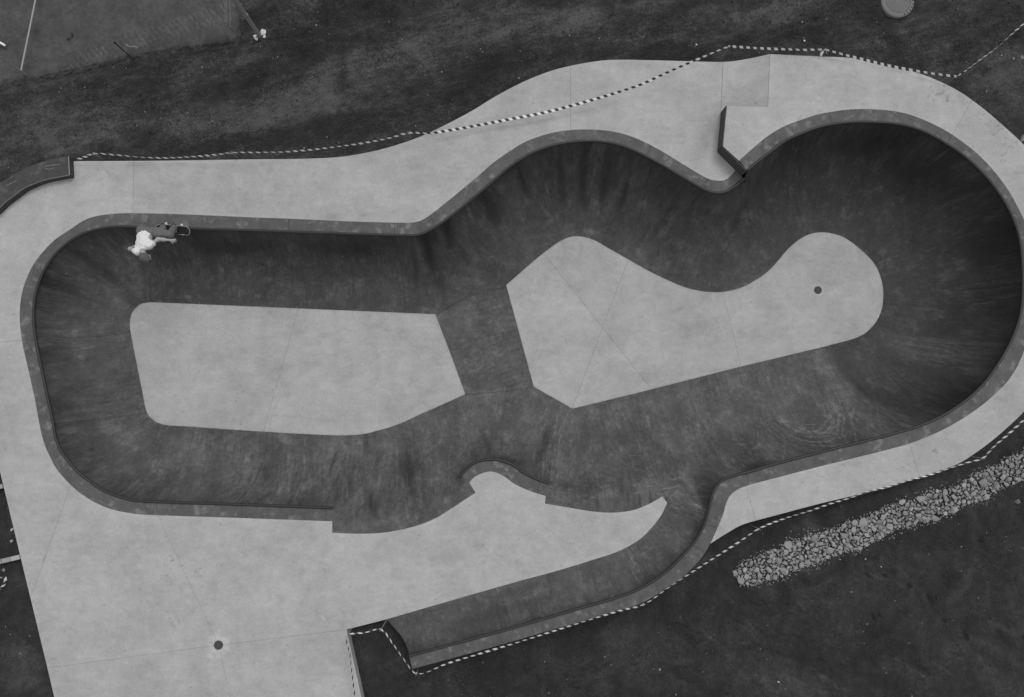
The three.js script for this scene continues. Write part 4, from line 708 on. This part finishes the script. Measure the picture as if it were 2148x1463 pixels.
stake(1530, 97, 0.62, 'tallest thin stake, at the foot of the bank between deck levels'); stake(1730.5, 104, 0.56, 'thin stake with loose tape ends hanging from its knot'); stake(2006, 160.5, 0.6, 'thin stake at the corner where the tape turns up the ditch');
stake(2061, 962.5, 0.6, 'thin leaning stake between deck edge and stone strip', [-0.12, -0.05], 0.06); stake(1592, 1110.5, 0.5, 'thin leaning stake where the stone strip begins', [-0.03, -0.02], 0.1); stake(1350, 1269, 0.55, 'thin stake at the outer bend of the quarter pipe');
stake(873.5, 1414, 0.45, 'thin stake at the low outer corner of the quarter pipe', [0, 0], 0.08); stake(799, 1321.5, 0.5, 'thin leaning stake in the soil notch beside the ramp end', [0.07, -0.08], 0.08); stake(728.5, 1334, 0.5, 'thin stake at the inner corner of the pad', [0.0, 0.0], 0.04); stake(1859, 1023, 0.42, 'thin stake midway along the lower deck edge');
for (const [a, lab] of [[[1728, 106, 1724, 111, 1722, 117], 'broad loose tape end fluttering below its knot'], [[1732, 104, 1734, 108, 1735, 113], 'narrow loose tape end hanging beside the broad one']]) {
  const p = pairs(a).map(([x, y], i) => at(x, y, 0.55 - i * 0.06)), pos = [], wid = lab[0] === 'b' ? 0.036 : 0.012;
  for (let i = 0; i + 1 < p.length; i++) { const w0 = wid * (i ? 1 : 0.3), w1 = wid * (i ? 0.4 : 1), q = [[p[i].x - w0, p[i].y, p[i].z], [p[i].x + w0, p[i].y, p[i].z + 0.02], [p[i + 1].x - w1, p[i + 1].y, p[i + 1].z], [p[i + 1].x + w1, p[i + 1].y, p[i + 1].z + 0.02]]; for (const k of [0, 2, 1, 1, 2, 3]) pos.push(...q[k]); }
  const g = geo(pos); g.computeVertexNormals(); g.translate(-p[0].x, -p[0].y, -p[0].z); const m = shadows(new THREE.Mesh(g, grey(0.75, 0.5, { side: THREE.DoubleSide }))); m.name = numbered('tape_end'); m.position.copy(p[0]); scene.add(tag(m, lab, 'tape end'));
}

// ------------------------------------------------------------------ stones
function rockGeo(seed, n = 13, flat = 0.6) {
  const r = rng(seed), p = [];
  for (let i = 0; i < n; i++) { const a = r() * 6.2832, y = r() * 2 - 1, q = Math.sqrt(1 - y * y), k = 0.78 + 0.3 * r(); p.push(new THREE.Vector3(Math.cos(a) * q * k, y * flat * k, Math.sin(a) * q * k * (0.7 + 0.25 * r()))); }
  const g = new ConvexGeometry(p); g.deleteAttribute('uv'); g.computeVertexNormals(); return g;
}
const rocks = []; for (let i = 0; i < 16; i++) rocks.push(rockGeo(900 + i, 18, 0.5));
const rockMats = [0.25, 0.21, 0.28, 0.23, 0.32, 0.15].map((v) => grey(v, 0.95));
{
  const mid = W(smooth([1546, 1214, 1600, 1191, 1660, 1164, 1740, 1137, 1800, 1115, 1860, 1088, 1920, 1071, 1975, 1052, 2030, 1029, 2080, 1004, 2148, 972, 2215, 935], 6), -0.1), halfW = W([[0, 0], [27, 0]], -0.1), hw0 = Math.abs(halfW[1][0] - halfW[0][0]);
  const root = at(1850, 1093, 0); root.y = groundH(root.x, root.z);
  const t = thing('stone_strip', root, 'strip of pale broken stones laid across the dark soil', 'stone strip');
  const cum = [0]; for (let i = 1; i < mid.length; i++) cum.push(cum[i - 1] + Math.hypot(mid[i][0] - mid[i - 1][0], mid[i][1] - mid[i - 1][1]));
  const LEN = cum[cum.length - 1];
  const onStrip = (s, v) => { let i = 0; while (i + 2 < cum.length && cum[i + 1] < s) i++; const k = (s - cum[i]) / (cum[i + 1] - cum[i]), dx = mid[i + 1][0] - mid[i][0], dz = mid[i + 1][1] - mid[i][1], l = Math.hypot(dx, dz); return [mix(mid[i][0], mid[i + 1][0], k) - dz / l * v, mix(mid[i][1], mid[i + 1][1], k) + dx / l * v]; };
  const placed = [], cell = new Map(), key = (x, z) => Math.floor(x / 0.2) + ',' + Math.floor(z / 0.2);
  const tryR = (n, r0, r1, gap, spread = 1) => {
    for (let i = 0; i < n; i++) {
      const s = rr(0, LEN), wv = hw0 * (0.9 + 0.14 * noiseA(s * 1.3, 5) + 0.1 * noiseB(s * 4.1, 9)) * spread * sstep(-0.35, 0.35, s), [x, z] = onStrip(s, rr(-wv, wv)), r = rr(r0, r1); let ok = true;
      const ci = Math.floor(x / 0.2), cj = Math.floor(z / 0.2);
      for (let a = -1; a <= 1 && ok; a++) for (let b = -1; b <= 1 && ok; b++) for (const q of cell.get((ci + a) + ',' + (cj + b)) || []) if (Math.hypot(q.x - x, q.z - z) < (q.r + r) * gap) { ok = false; break; }
      if (!ok) continue;
      const o = { x, z, r }; placed.push(o); const k = key(x, z); if (!cell.has(k)) cell.set(k, []); cell.get(k).push(o);
    }
  };
  tryR(26, 0.085, 0.115, 1.05); tryR(420, 0.058, 0.08, 0.93); tryR(3000, 0.042, 0.058, 0.88); tryR(9000, 0.028, 0.042, 0.84); tryR(12000, 0.015, 0.028, 0.78, 1.12);
  tryR(1500, 0.008, 0.02, 0.8, 1.5);
  placed.sort((a, b) => b.r - a.r);
  const rest = [];
  placed.forEach((o, i) => {
    const y = groundH(o.x, o.z) + o.r * 0.16 + 0.012, sx = o.r * rr(1.02, 1.34), sy = o.r * rr(0.9, 1.25), sz = o.r * rr(1.02, 1.28), m4 = new THREE.Matrix4().compose(new THREE.Vector3(o.x, y, o.z), new THREE.Quaternion().setFromEuler(new THREE.Euler(rr(-0.3, 0.3), rr(0, 6.28), rr(-0.3, 0.3))), new THREE.Vector3(sx, sy, sz));
    if (i < 300) { const m = shadows(new THREE.Mesh(rocks[i % 16], rockMats[Math.floor(R() * R() * 6)])); m.name = 'stone'; m.applyMatrix4(m4); m.position.sub(root); t.add(m); } else { const g = rocks[i % 16].clone().applyMatrix4(m4), v = rr(0.14, 0.29), c = new Float32Array(g.attributes.position.count * 3).fill(v); g.setAttribute('color', new THREE.BufferAttribute(c, 3)); rest.push(g); }
  });
  tag(part(t, 'small_stone', mergeGeometries(rest), new THREE.MeshStandardMaterial({ vertexColors: true, roughness: 0.95 })), null, null, null, 'stuff');
}
for (const [px, py, r, v, label] of [
  [2066, 191, 0.05, 0.2, 'pale round stone near the deck on the soil past the tape corner'], [2126, 125, 0.05, 0.18, 'smaller of two pale stones lying together past the tape ditch'], [2142, 122, 0.065, 0.22, 'larger of two pale stones lying together past the tape ditch'],
  [1687, 86, 0.032, 0.6, 'tiny bright white stone behind the raised deck'], [2144, 292, 0.11, 0.24, 'pale block wedged against the outer deck edge'], [25, 1135, 0.05, 0.25, 'pale chip on the gravel between the two kerbs'], [26, 1112, 0.05, 0.4, 'white lump touching the pad edge between the kerbs'], [8, 1196, 0.045, 0.2, 'dull stone on the soil just below the long kerb'], [1384, 1405, 0.035, 0.28, 'pale stone alone on the soil beyond the quarter pipe'], [1633, 1431, 0.03, 0.45, 'bright stone at the far corner of the lower soil'],
  [425, 142, 0.04, 0.12, 'grey clod on the dark soil bank near the mast'], [2134, 1052, 0.075, 0.14, 'darkest large stone at the edge of the stone strip'], [1461, 94, 0.028, 0.55, 'white pebble beside the tape near the tallest stake'], [1815, 1173, 0.03, 0.3, 'stray stone that rolled off the stone strip'],
]) {
  const p = at(px, py, groundH(...w2(px, py, -0.05))); const m = shadows(new THREE.Mesh(rockGeo(Math.round(px * 7 + py), 22, 0.75), grey(v, 0.95))); m.name = numbered('stone'); m.scale.setScalar(r); m.rotation.y = px; m.position.set(p.x, p.y + r * 0.35, p.z); scene.add(tag(m, label, 'stone'));
}
{   // gravel crumbs and clods strewn over the bare soil
  const N = 15000, im = new THREE.InstancedMesh(rockGeo(77, 9, 0.75), new THREE.MeshStandardMaterial({ roughness: 0.97 }), N), m4 = new THREE.Matrix4(), q = new THREE.Quaternion(), c = new THREE.Color(); let n = 0, guard = 0;
  while (n < N && guard++ < 200000) {
    const x = rr(-13.5, 13.5), z = rr(-10.4, 8.6), d = 0.5 + 0.5 * noiseC(x * 0.45, z * 0.45); if (R() > 0.12 + d * d * (z < -2 ? 1.3 : 0.8) || inside(footF, x, z) || (inside(fieldF, x, z) && R() < 0.94)) continue;
    const big = R() < 0.08, r = big ? rr(0.02, 0.034) : rr(0.006, 0.019), v = R() < 0.045 ? rr(0.1, 0.32) : rr(0.012, 0.055);
    m4.compose(new THREE.Vector3(x, groundH(x, z) + r * 0.3, z), q.setFromEuler(new THREE.Euler(rr(-0.5, 0.5), rr(0, 6.3), rr(-0.5, 0.5))), new THREE.Vector3(r * rr(0.9, 1.4), r, r)); im.setMatrixAt(n, m4); im.setColorAt(n, c.setRGB(v, v, v)); n++;
  }
  im.count = n; im.name = 'gravel'; shadows(im); scene.add(tag(im, 'scattered gravel and clods on the dark bare soil', 'gravel', null, 'stuff'));
}

// ------------------------------------------------------------------ kerbs, posts and wires at the field
function kerb(a, b, label, n) {
  const A = at(...a, 0), B = at(...b, 0), d = B.clone().sub(A), l = d.length(), t = thing('kerb', new THREE.Vector3((A.x + B.x) / 2, -0.14, (A.z + B.z) / 2), label, 'kerb');
  for (let i = 0; i < n; i++) { const L = l / n - 0.012, g = new RoundedBoxGeometry(L, 0.22, 0.1, 1, 0.008); g.rotateY(-Math.atan2(d.z, d.x)); const k = (i + 0.5) / n; part(t, 'kerb_stone', g.translate(A.x + d.x * k, -0.1 + 0.004 * (i % 2), A.z + d.z * k), grey(0.27 + 0.025 * ((i * 7) % 4), 0.93)); }
}
kerb([-76, 1197], [41, 1169], 'longer pale kerb running from the frame to the pad edge', 6); kerb([-76, 1040], [5, 1020], 'short pale kerb end beside the pad, parallel to the longer one', 4);
const V = (x, y, z) => new THREE.Vector3(x, y, z);
{
  const b = at(543, 74, -0.05), g = groundH(b.x, b.z), t = thing('mast', V(b.x, g, b.z), 'tall grey steel mast with broken white plaster around its foot', 'mast');
  part(t, 'pole', rod(V(b.x, g - 0.2, b.z), V(b.x, g + 6.5, b.z), 0.05, 0.045, 16), M.pole);
  let h = 0.3; while (h < 3 && seen(V(b.x, g + h, b.z))[1] > 33) h += 0.02;
  part(t, 'clamp', new THREE.CylinderGeometry(0.06, 0.06, 0.05, 16).translate(b.x, g + h, b.z), M.galv);
  part(t, 'hook', tube([V(b.x, g + h, b.z + 0.05), V(b.x - 0.05, g + h - 0.02, b.z + 0.08), V(b.x - 0.1, g + h + 0.02, b.z + 0.05)], 0.009, 6), M.galv);
  for (const [dx, dz, s, k] of [[0.10, -0.07, 0.09, 1], [-0.085, 0.02, 0.06, 2], [-0.06, 0.09, 0.05, 3], [0.12, 0.03, 0.05, 4]]) part(t, 'plaster', rockGeo(40 + k, 14, 0.5).scale(s, s * 0.6, s * 1.2).rotateY(k).translate(b.x + dx, g + 0.015, b.z + dz), M.plaster);
}
{
  const b = at(57, 159, -0.05), g = groundH(b.x, b.z), t = thing('goal_frame', V(b.x, g, b.z), 'slim dark field post with a pale low rail running away from it', 'goal frame');
  part(t, 'post', rod(V(b.x, g - 0.2, b.z), V(b.x, g + 2.6, b.z), 0.023, 0.023, 12), M.pole);
  let h = 0.05; while (h < 1 && seen(V(b.x, g + h, b.z))[1] > 150) h += 0.01;
  const e2 = at(82, -40, g + h); part(t, 'rail', rod(V(b.x, g + h, b.z), e2, 0.019, 0.019, 10), M.paleMetal);
}
{
  const b = at(502, 80, -0.05), g = groundH(b.x, b.z), t = thing('wire_stake', V(b.x, g, b.z), 'thin metal rod with slack wires beside the mast', 'wire stake');
  const top = at(472, 45, 0.75); part(t, 'rod', rod(V(b.x, g - 0.1, b.z), top, 0.011, 0.011, 8), M.galv);
  for (const [x0, y0, x1, y1] of [[472, 45, 466, -20], [476, 52, 470, -20], [482, 57, 478, -20]]) part(t, 'wire', tube([at(x0, y0, 0.7), at((x0 + x1) / 2 + 2, (y0 + y1) / 2, 0.62), at(x1, y1, 0.7)], 0.0045, 5), M.galv);
}
{
  const b = at(277, 123, -0.05), g = groundH(b.x, b.z), t = thing('marker_stake', V(b.x, g, b.z), 'thin black stake with a knobbed top on the field edge', 'stake');
  let h = 0.2; while (h < 2 && seen(V(b.x, g + h, b.z))[1] > 90) h += 0.02;
  part(t, 'rod', rod(V(b.x, g - 0.1, b.z), V(b.x, g + h, b.z), 0.012, 0.012, 8), grey(0.012)); part(t, 'knob', new THREE.SphereGeometry(0.024, 12, 8).translate(b.x, g + h, b.z), grey(0.012));
}
{
  const w = new THREE.Mesh(tube([at(264, 92, 0), at(268, 96, 0.02), at(274, 98, 0.04), at(284, 98, 0.02), at(289, 99, 0)], 0.006, 5), grey(0.35)); const p = at(264, 92, 0); w.geometry.translate(-p.x, -p.y, -p.z); w.position.copy(p); w.name = 'wire_scrap'; scene.add(tag(shadows(w), 'bent scrap of pale wire on the field beside the black stake', 'wire'));
  const q = at(-8, 86, 0.02), pp = new THREE.Mesh(mergeGeometries([tube([at(-40, 70, 0.03), at(-12, 84, 0.03), at(2, 91, 0.03), at(9, 95, 0.02)], 0.028, 10), new THREE.SphereGeometry(0.027, 10, 8).translate(...at(9, 95, 0.02).toArray())].map((g) => g.toNonIndexed())), grey(0.75, 0.4)); pp.geometry.translate(-q.x, -q.y, -q.z); pp.position.copy(q); pp.name = 'plastic_pipe'; scene.add(tag(shadows(pp), 'round white pipe end lying on the field by the dark post', 'pipe'));
}

// ------------------------------------------------------------------ skateboard and skater
const BC = at(364, 481.5, 0.13), BX = at(398, 484, 0.13).sub(at(331, 478.5, 0.13)).normalize();
{
  const t = thing('skateboard', BC, 'skateboard with black grip and white wheels on the bowl coping', 'skateboard');
  t.quaternion.setFromRotationMatrix(new THREE.Matrix4().makeBasis(BX, V(0, Math.cos(0.5), Math.sin(0.5)), BX.clone().cross(V(0, Math.cos(0.5), Math.sin(0.5))).normalize()));
  const plate = (L, Wd, y0, y1) => {                            // pressed plate: round ends kicked up, slightly dished
    const N = 44, K = 8, pos = [], idx = [];
    for (const y of [y0, y1]) for (let a = 0; a <= N; a++) { const x = -L + 2 * L * (0.5 - 0.5 * Math.cos(Math.PI * a / N)), c = Math.max(0, Math.abs(x) - (L - Wd)), w = Math.sqrt(Math.max(0, Wd * Wd - c * c)); for (let b = 0; b <= K; b++) { const z = w * (b / K * 2 - 1); pos.push(x, y + Math.max(0, Math.abs(x) - 0.25) * 0.36 + 0.4 * z * z, z); } }
    const B = (N + 1) * (K + 1), q = (a, b, c, d) => idx.push(a, b, c, b, d, c);
    for (let a = 0; a < N; a++) { for (let b = 0; b < K; b++) { const k = a * (K + 1) + b; q(B + k, B + k + 1, B + k + K + 1, B + k + K + 2); q(k, k + K + 1, k + 1, k + K + 2); } const l = a * (K + 1), r = l + K; q(l, B + l, l + K + 1, B + l + K + 1); q(r, r + K + 1, B + r, B + r + K + 1); }
    const g = geo(pos, idx).toNonIndexed(); g.computeVertexNormals(); return g;
  };
  part(t, 'deck', plate(0.4, 0.106, 0, 0.013), grey(0.36, 0.6), false);
  part(t, 'grip_tape', plate(0.389, 0.095, 0.0125, 0.0165), grey(0.014, 0.95), false);
  for (const x of [-0.18, 0.18]) {
    const tr = part(t, 'truck', mergeGeometries([new THREE.BoxGeometry(0.055, 0.03, 0.08).translate(x, -0.018, 0), new THREE.CylinderGeometry(0.011, 0.011, 0.2, 10).rotateX(Math.PI / 2).translate(x, -0.045, 0)].map((g) => g.toNonIndexed())), grey(0.3, 0.4, { metalness: 0.6 }), false);
    for (const z of [-0.112, 0.112]) { const w = shadows(new THREE.Mesh(new THREE.CylinderGeometry(0.028, 0.028, 0.034, 18).rotateX(Math.PI / 2).translate(x, -0.045, z), grey(0.72, 0.5))); w.name = 'wheel'; t.add(w); }
  }
}
// distance field of tapered limbs, meshed on a grid
function capsule(a, b, ra, rb) { const ax = a.x, ay = a.y, az = a.z, dx = b.x - ax, dy = b.y - ay, dz = b.z - az, l2 = dx * dx + dy * dy + dz * dz; return (x, y, z) => { const t = clamp(((x - ax) * dx + (y - ay) * dy + (z - az) * dz) / l2), ex = x - ax - dx * t, ey = y - ay - dy * t, ez = z - az - dz * t; return Math.sqrt(ex * ex + ey * ey + ez * ez) - mix(ra, rb, t); }; }
const smin = (a, b, k) => { const h = Math.max(0, k - Math.abs(a - b)) / k; return Math.min(a, b) - h * h * k / 4; };
const blend = (list, k) => (x, y, z) => { let d = 9; for (const f of list) d = smin(d, f(x, y, z), k); return d; };
function netMesh(f, lo, hi, c) {                                   // surface nets
  const nx = Math.ceil((hi.x - lo.x) / c) + 1, ny = Math.ceil((hi.y - lo.y) / c) + 1, nz = Math.ceil((hi.z - lo.z) / c) + 1, v = new Float32Array(nx * ny * nz), id = new Int32Array(nx * ny * nz).fill(-1), pos = [], idx = [], I = (i, j, k) => (k * ny + j) * nx + i;
  for (let k = 0; k < nz; k++) for (let j = 0; j < ny; j++) for (let i = 0; i < nx; i++) v[I(i, j, k)] = f(lo.x + i * c, lo.y + j * c, lo.z + k * c);
  for (let k = 0; k + 1 < nz; k++) for (let j = 0; j + 1 < ny; j++) for (let i = 0; i + 1 < nx; i++) {
    let m = 0, sx = 0, sy = 0, sz = 0, n = 0; const q = [];
    for (let o = 0; o < 8; o++) { const d = v[I(i + (o & 1), j + (o >> 1 & 1), k + (o >> 2))]; q.push(d); if (d < 0) m |= 1 << o; }
    if (m === 0 || m === 255) continue;
    for (const [a, b] of [[0, 1], [2, 3], [4, 5], [6, 7], [0, 2], [1, 3], [4, 6], [5, 7], [0, 4], [1, 5], [2, 6], [3, 7]]) if ((q[a] < 0) !== (q[b] < 0)) { const t = q[a] / (q[a] - q[b]); sx += mix(a & 1, b & 1, t); sy += mix(a >> 1 & 1, b >> 1 & 1, t); sz += mix(a >> 2, b >> 2, t); n++; }
    id[I(i, j, k)] = pos.length / 3; pos.push(lo.x + (i + sx / n) * c, lo.y + (j + sy / n) * c, lo.z + (k + sz / n) * c);
  }
  const quad = (a, b, cc, d, flip) => { if (a < 0 || b < 0 || cc < 0 || d < 0) return; if (flip) idx.push(a, cc, b, a, d, cc); else idx.push(a, b, cc, a, cc, d); };
  for (let k = 1; k + 1 < nz; k++) for (let j = 1; j + 1 < ny; j++) for (let i = 1; i + 1 < nx; i++) {
    const s = v[I(i, j, k)] < 0;
    if (s !== v[I(i + 1, j, k)] < 0) quad(id[I(i, j - 1, k - 1)], id[I(i, j, k - 1)], id[I(i, j, k)], id[I(i, j - 1, k)], !s);
    if (s !== v[I(i, j + 1, k)] < 0) quad(id[I(i - 1, j, k - 1)], id[I(i - 1, j, k)], id[I(i, j, k)], id[I(i, j, k - 1)], !s);
    if (s !== v[I(i, j, k + 1)] < 0) quad(id[I(i - 1, j - 1, k)], id[I(i, j - 1, k)], id[I(i, j, k)], id[I(i - 1, j, k)], !s);
  }
  const g = geo(pos, idx); g.computeVertexNormals(); return g;
}
{
  const P = {
    heelF: at(364.5, 473.5, 0.20), toeF: at(369, 488.5, 0.15), ankF: at(365.5, 477, 0.27), heelR: at(341, 473.5, 0.20), toeR: at(346, 487.5, 0.15), ankR: at(342, 476.5, 0.27),
    kneeF: at(355.5, 492.5, 0.6), kneeR: at(339, 485.5, 0.6), hipF: at(312, 490.5, 0.68), hipR: at(298, 485, 0.68), pel: at(304, 489, 0.70),
    sL: at(313, 515.5, 0.88), sR: at(287.5, 528, 0.86), neck: at(298.5, 528, 0.93), chest: at(300, 514, 0.84), elL: at(331.5, 502, 0.74), wrL: at(355, 504, 0.70), elR: at(272.5, 522.5, 0.70), wrR: at(287, 514, 0.50), head: at(305, 540, 0.93),
  };
  const face = V(0.72, -0.5, 0.35).normalize(), crown = V(0.05, 0.62, 0.78).normalize(), ear = face.clone().cross(crown).normalize();
  const hp = (f, c, s) => P.head.clone().addScaledVector(face, f).addScaledVector(crown, c).addScaledVector(ear, s);
  const t = thing('person', at(364, 481.5, 0.0), 'skater in white t-shirt and grey jeans crouching low on the coping', 'person');
  const sub3 = (a, b, k) => a.clone().lerp(b, k);
  // body: one surface from the head to the feet, arms and fingers
  const hand = (wr, el, spreadDir, thumbDir) => {
    const d = wr.clone().sub(el).normalize(), palm = wr.clone().addScaledVector(d, 0.075), o = [capsule(wr, palm, 0.025, 0.033)];
    [-0.03, -0.01, 0.011, 0.031].forEach((s, i) => { const a = palm.clone().addScaledVector(spreadDir, s * 0.85), k = a.clone().addScaledVector(d, [0.034, 0.042, 0.04, 0.03][i]).addScaledVector(spreadDir, s * 0.35), e3 = k.clone().addScaledVector(d, [0.03, 0.036, 0.034, 0.027][i]).add(V(0, -0.012, 0)); o.push(capsule(a, k, 0.0105, 0.0095), capsule(k, e3, 0.0095, 0.008)); });
    const th = wr.clone().addScaledVector(d, 0.03).addScaledVector(thumbDir, 0.022), t2 = th.clone().addScaledVector(d, 0.03).addScaledVector(thumbDir, 0.035); o.push(capsule(th, t2, 0.012, 0.010), capsule(t2, t2.clone().addScaledVector(d, 0.03).addScaledVector(thumbDir, 0.012), 0.010, 0.0085));
    return o;
  };
  const bodyParts = [
    capsule(P.hipR, P.sR, 0.072, 0.058), capsule(P.hipF, P.sL, 0.072, 0.058), capsule(P.pel, P.chest, 0.092, 0.095), capsule(P.sR, P.sL, 0.048, 0.048), capsule(P.neck, P.head, 0.052, 0.055),
    capsule(P.hipF, P.kneeF, 0.082, 0.056), capsule(P.kneeF, P.ankF, 0.052, 0.037), capsule(P.hipR, P.kneeR, 0.082, 0.056), capsule(P.kneeR, P.ankR, 0.052, 0.037), capsule(P.ankF, P.toeF, 0.034, 0.03), capsule(P.ankR, P.toeR, 0.034, 0.03),
    capsule(P.sL, P.elL, 0.05, 0.04), capsule(P.elL, sub3(P.elL, P.wrL, 0.45), 0.041, 0.036), capsule(sub3(P.elL, P.wrL, 0.45), P.wrL, 0.036, 0.025), capsule(P.sR, P.elR, 0.05, 0.04), capsule(P.elR, P.wrR, 0.04, 0.025),
  ];
  const headParts = [capsule(hp(0.0, 0.02, 0), hp(-0.02, 0.035, 0), 0.082, 0.084), capsule(hp(0.045, -0.05, 0), hp(0.055, -0.085, 0), 0.05, 0.03), capsule(hp(0.092, 0.0, 0), hp(0.108, -0.022, 0), 0.009, 0.013), capsule(hp(0.082, -0.06, 0.014), hp(0.082, -0.06, -0.014), 0.012, 0.012), capsule(hp(-0.005, 0.015, 0.082), hp(-0.005, -0.02, 0.078), 0.014, 0.011), capsule(hp(-0.005, 0.015, -0.082), hp(-0.005, -0.02, -0.078), 0.014, 0.011), capsule(hp(0.07, 0.03, 0.035), hp(0.07, 0.03, -0.035), 0.018, 0.018)];
  const fBody = blend(bodyParts, 0.05), fHead = blend(headParts, 0.02);
  const dL = P.wrL.clone().sub(P.elL).normalize(), spread = V(-dL.z, 0, dL.x).normalize(), dR = P.wrR.clone().sub(P.elR).normalize(), spreadR = V(-dR.z, 0, dR.x).normalize();
  const fHands = blend([...hand(P.wrL, P.elL, spread, spread.z > 0 ? spread : spread.clone().negate()), ...hand(P.wrR, P.elR, spreadR, spreadR.clone().negate())], 0.006);
  const all = (x, y, z) => smin(smin(fBody(x, y, z), fHead(x, y, z), 0.03), fHands(x, y, z), 0.01);
  const box = (list, m) => { const b = new THREE.Box3().setFromPoints(list); b.expandByScalar(m); return b; };
  const bb = box(Object.values(P), 0.22);
  part(t, 'body', netMesh(all, bb.min, bb.max, 0.0115), grey(0.30, 0.6));
  // face details
  const eyeM = grey(0.03, 0.3); for (const s of [-0.032, 0.032]) part(t, 'eye', new THREE.SphereGeometry(0.010, 10, 8).translate(...hp(0.083, 0.008, s).toArray()), eyeM);
  // t-shirt: torso and short sleeves, cut at hem, cuffs and neck
  const up = P.neck.clone().sub(P.pel).normalize(), wr3 = (x, y, z, k, a) => a * noise3(x * k, y * k, z * k);
  const shirtBody = blend([capsule(P.hipR, P.sR, 0.086, 0.07), capsule(P.hipF, P.sL, 0.086, 0.07), capsule(P.pel, P.chest, 0.116, 0.116), capsule(P.sR, P.sL, 0.063, 0.063), capsule(P.sL, sub3(P.sL, P.elL, 0.5), 0.058, 0.064), capsule(P.sR, sub3(P.sR, P.elR, 0.5), 0.058, 0.062)], 0.05);
  const plane = (p, n) => (x, y, z) => (x - p.x) * n.x + (y - p.y) * n.y + (z - p.z) * n.z;
  const hem = plane(P.pel.clone().addScaledVector(up, 0.005), up.clone().negate()), cuffL = plane(sub3(P.sL, P.elL, 0.45), P.elL.clone().sub(P.sL).normalize()), cuffR = plane(sub3(P.sR, P.elR, 0.5), P.elR.clone().sub(P.sR).normalize());
  const nearL = (x, y, z) => Math.hypot(x - P.elL.x, y - P.elL.y, z - P.elL.z) < 0.19, nearR = (x, y, z) => Math.hypot(x - P.elR.x, y - P.elR.y, z - P.elR.z) < 0.17;
  const neckCut = capsule(P.neck, P.head, 0.066, 0.07);
  part(t, 't_shirt', netMesh((x, y, z) => { let d = shirtBody(x, y, z) + wr3(x, y, z, 9, 0.010) + wr3(x, y, z, 22, 0.005); d = Math.max(d, hem(x, y, z)); if (nearL(x, y, z)) d = Math.max(d, cuffL(x, y, z)); if (nearR(x, y, z)) d = Math.max(d, cuffR(x, y, z)); return Math.max(d, -neckCut(x, y, z)); }, bb.min, bb.max, 0.012), grey(0.64, 0.9));
  // jeans
  const seat = blend([capsule(P.hipR, P.hipF, 0.118, 0.118), capsule(P.pel, sub3(P.pel, P.chest, 0.25), 0.12, 0.105)], 0.045), legF = blend([capsule(P.hipF, P.kneeF, 0.104, 0.086), capsule(P.kneeF, P.ankF, 0.084, 0.064), capsule(P.hipR, P.kneeR, 0.104, 0.086), capsule(P.kneeR, P.ankR, 0.084, 0.064)], 0.045);
  const waist = plane(P.pel.clone().addScaledVector(up, 0.04), up), legs = [P.pel, P.kneeF, P.kneeR, P.ankF, P.ankR, P.hipF, P.hipR], lb = box(legs, 0.2);
  part(t, 'jeans', netMesh((x, y, z) => smin(Math.max(seat(x, y, z), waist(x, y, z)), legF(x, y, z), 0.05) + wr3(x, y, z, 14, 0.010) + wr3(x + 3, y, z, 30, 0.006), lb.min, lb.max, 0.012), grey(0.115, 0.92));
  // hair: short, fringe to the front
  const skull = blend([capsule(hp(0.0, 0.03, 0), hp(-0.03, 0.03, 0), 0.097, 0.098), capsule(hp(-0.05, -0.03, 0), hp(-0.04, -0.07, 0), 0.07, 0.045), capsule(hp(0.06, 0.075, 0.03), hp(0.06, 0.075, -0.03), 0.036, 0.036)], 0.03), hb = box([P.head], 0.17), facePl = plane(hp(0.062, 0.02, 0), face.clone().addScaledVector(crown, -0.85).normalize());
  part(t, 'hair', netMesh((x, y, z) => Math.max(skull(x, y, z) + wr3(x, y, z, 40, 0.006) + wr3(x, y, z, 90, 0.004), facePl(x, y, z)), hb.min, hb.max, 0.008), grey(0.085, 0.85));
  // shoes with pale soles
  const nrm = V(0, Math.cos(0.5), Math.sin(0.5));
  for (const [h, o, a] of [[P.heelF, P.toeF, P.ankF], [P.heelR, P.toeR, P.ankR]]) {
    const low = (p, k) => p.clone().addScaledVector(nrm, k), f = blend([capsule(low(h, 0), low(o, -0.004), 0.043, 0.047), capsule(h, sub3(h, a, 0.9), 0.045, 0.05), capsule(sub3(h, o, 0.4), sub3(h, a, 0.5), 0.046, 0.045)], 0.04), b = box([h, o, a], 0.1), cut = plane(low(h, -0.026), nrm.clone().negate());
    part(t, 'shoe', netMesh((x, y, z) => Math.max(f(x, y, z), cut(x, y, z)), b.min, b.max, 0.009), grey(0.018, 0.7));
    const fs = blend([capsule(low(h, -0.026), low(o, -0.026), 0.048, 0.053)], 0.02), c2 = plane(low(h, -0.024), nrm), c3 = plane(low(h, -0.046), nrm.clone().negate());
    part(t, 'sole', netMesh((x, y, z) => Math.max(fs(x, y, z), c2(x, y, z), c3(x, y, z)), b.min, b.max, 0.008), grey(0.4, 0.7));
  }
}

renderer.render(scene, camera);
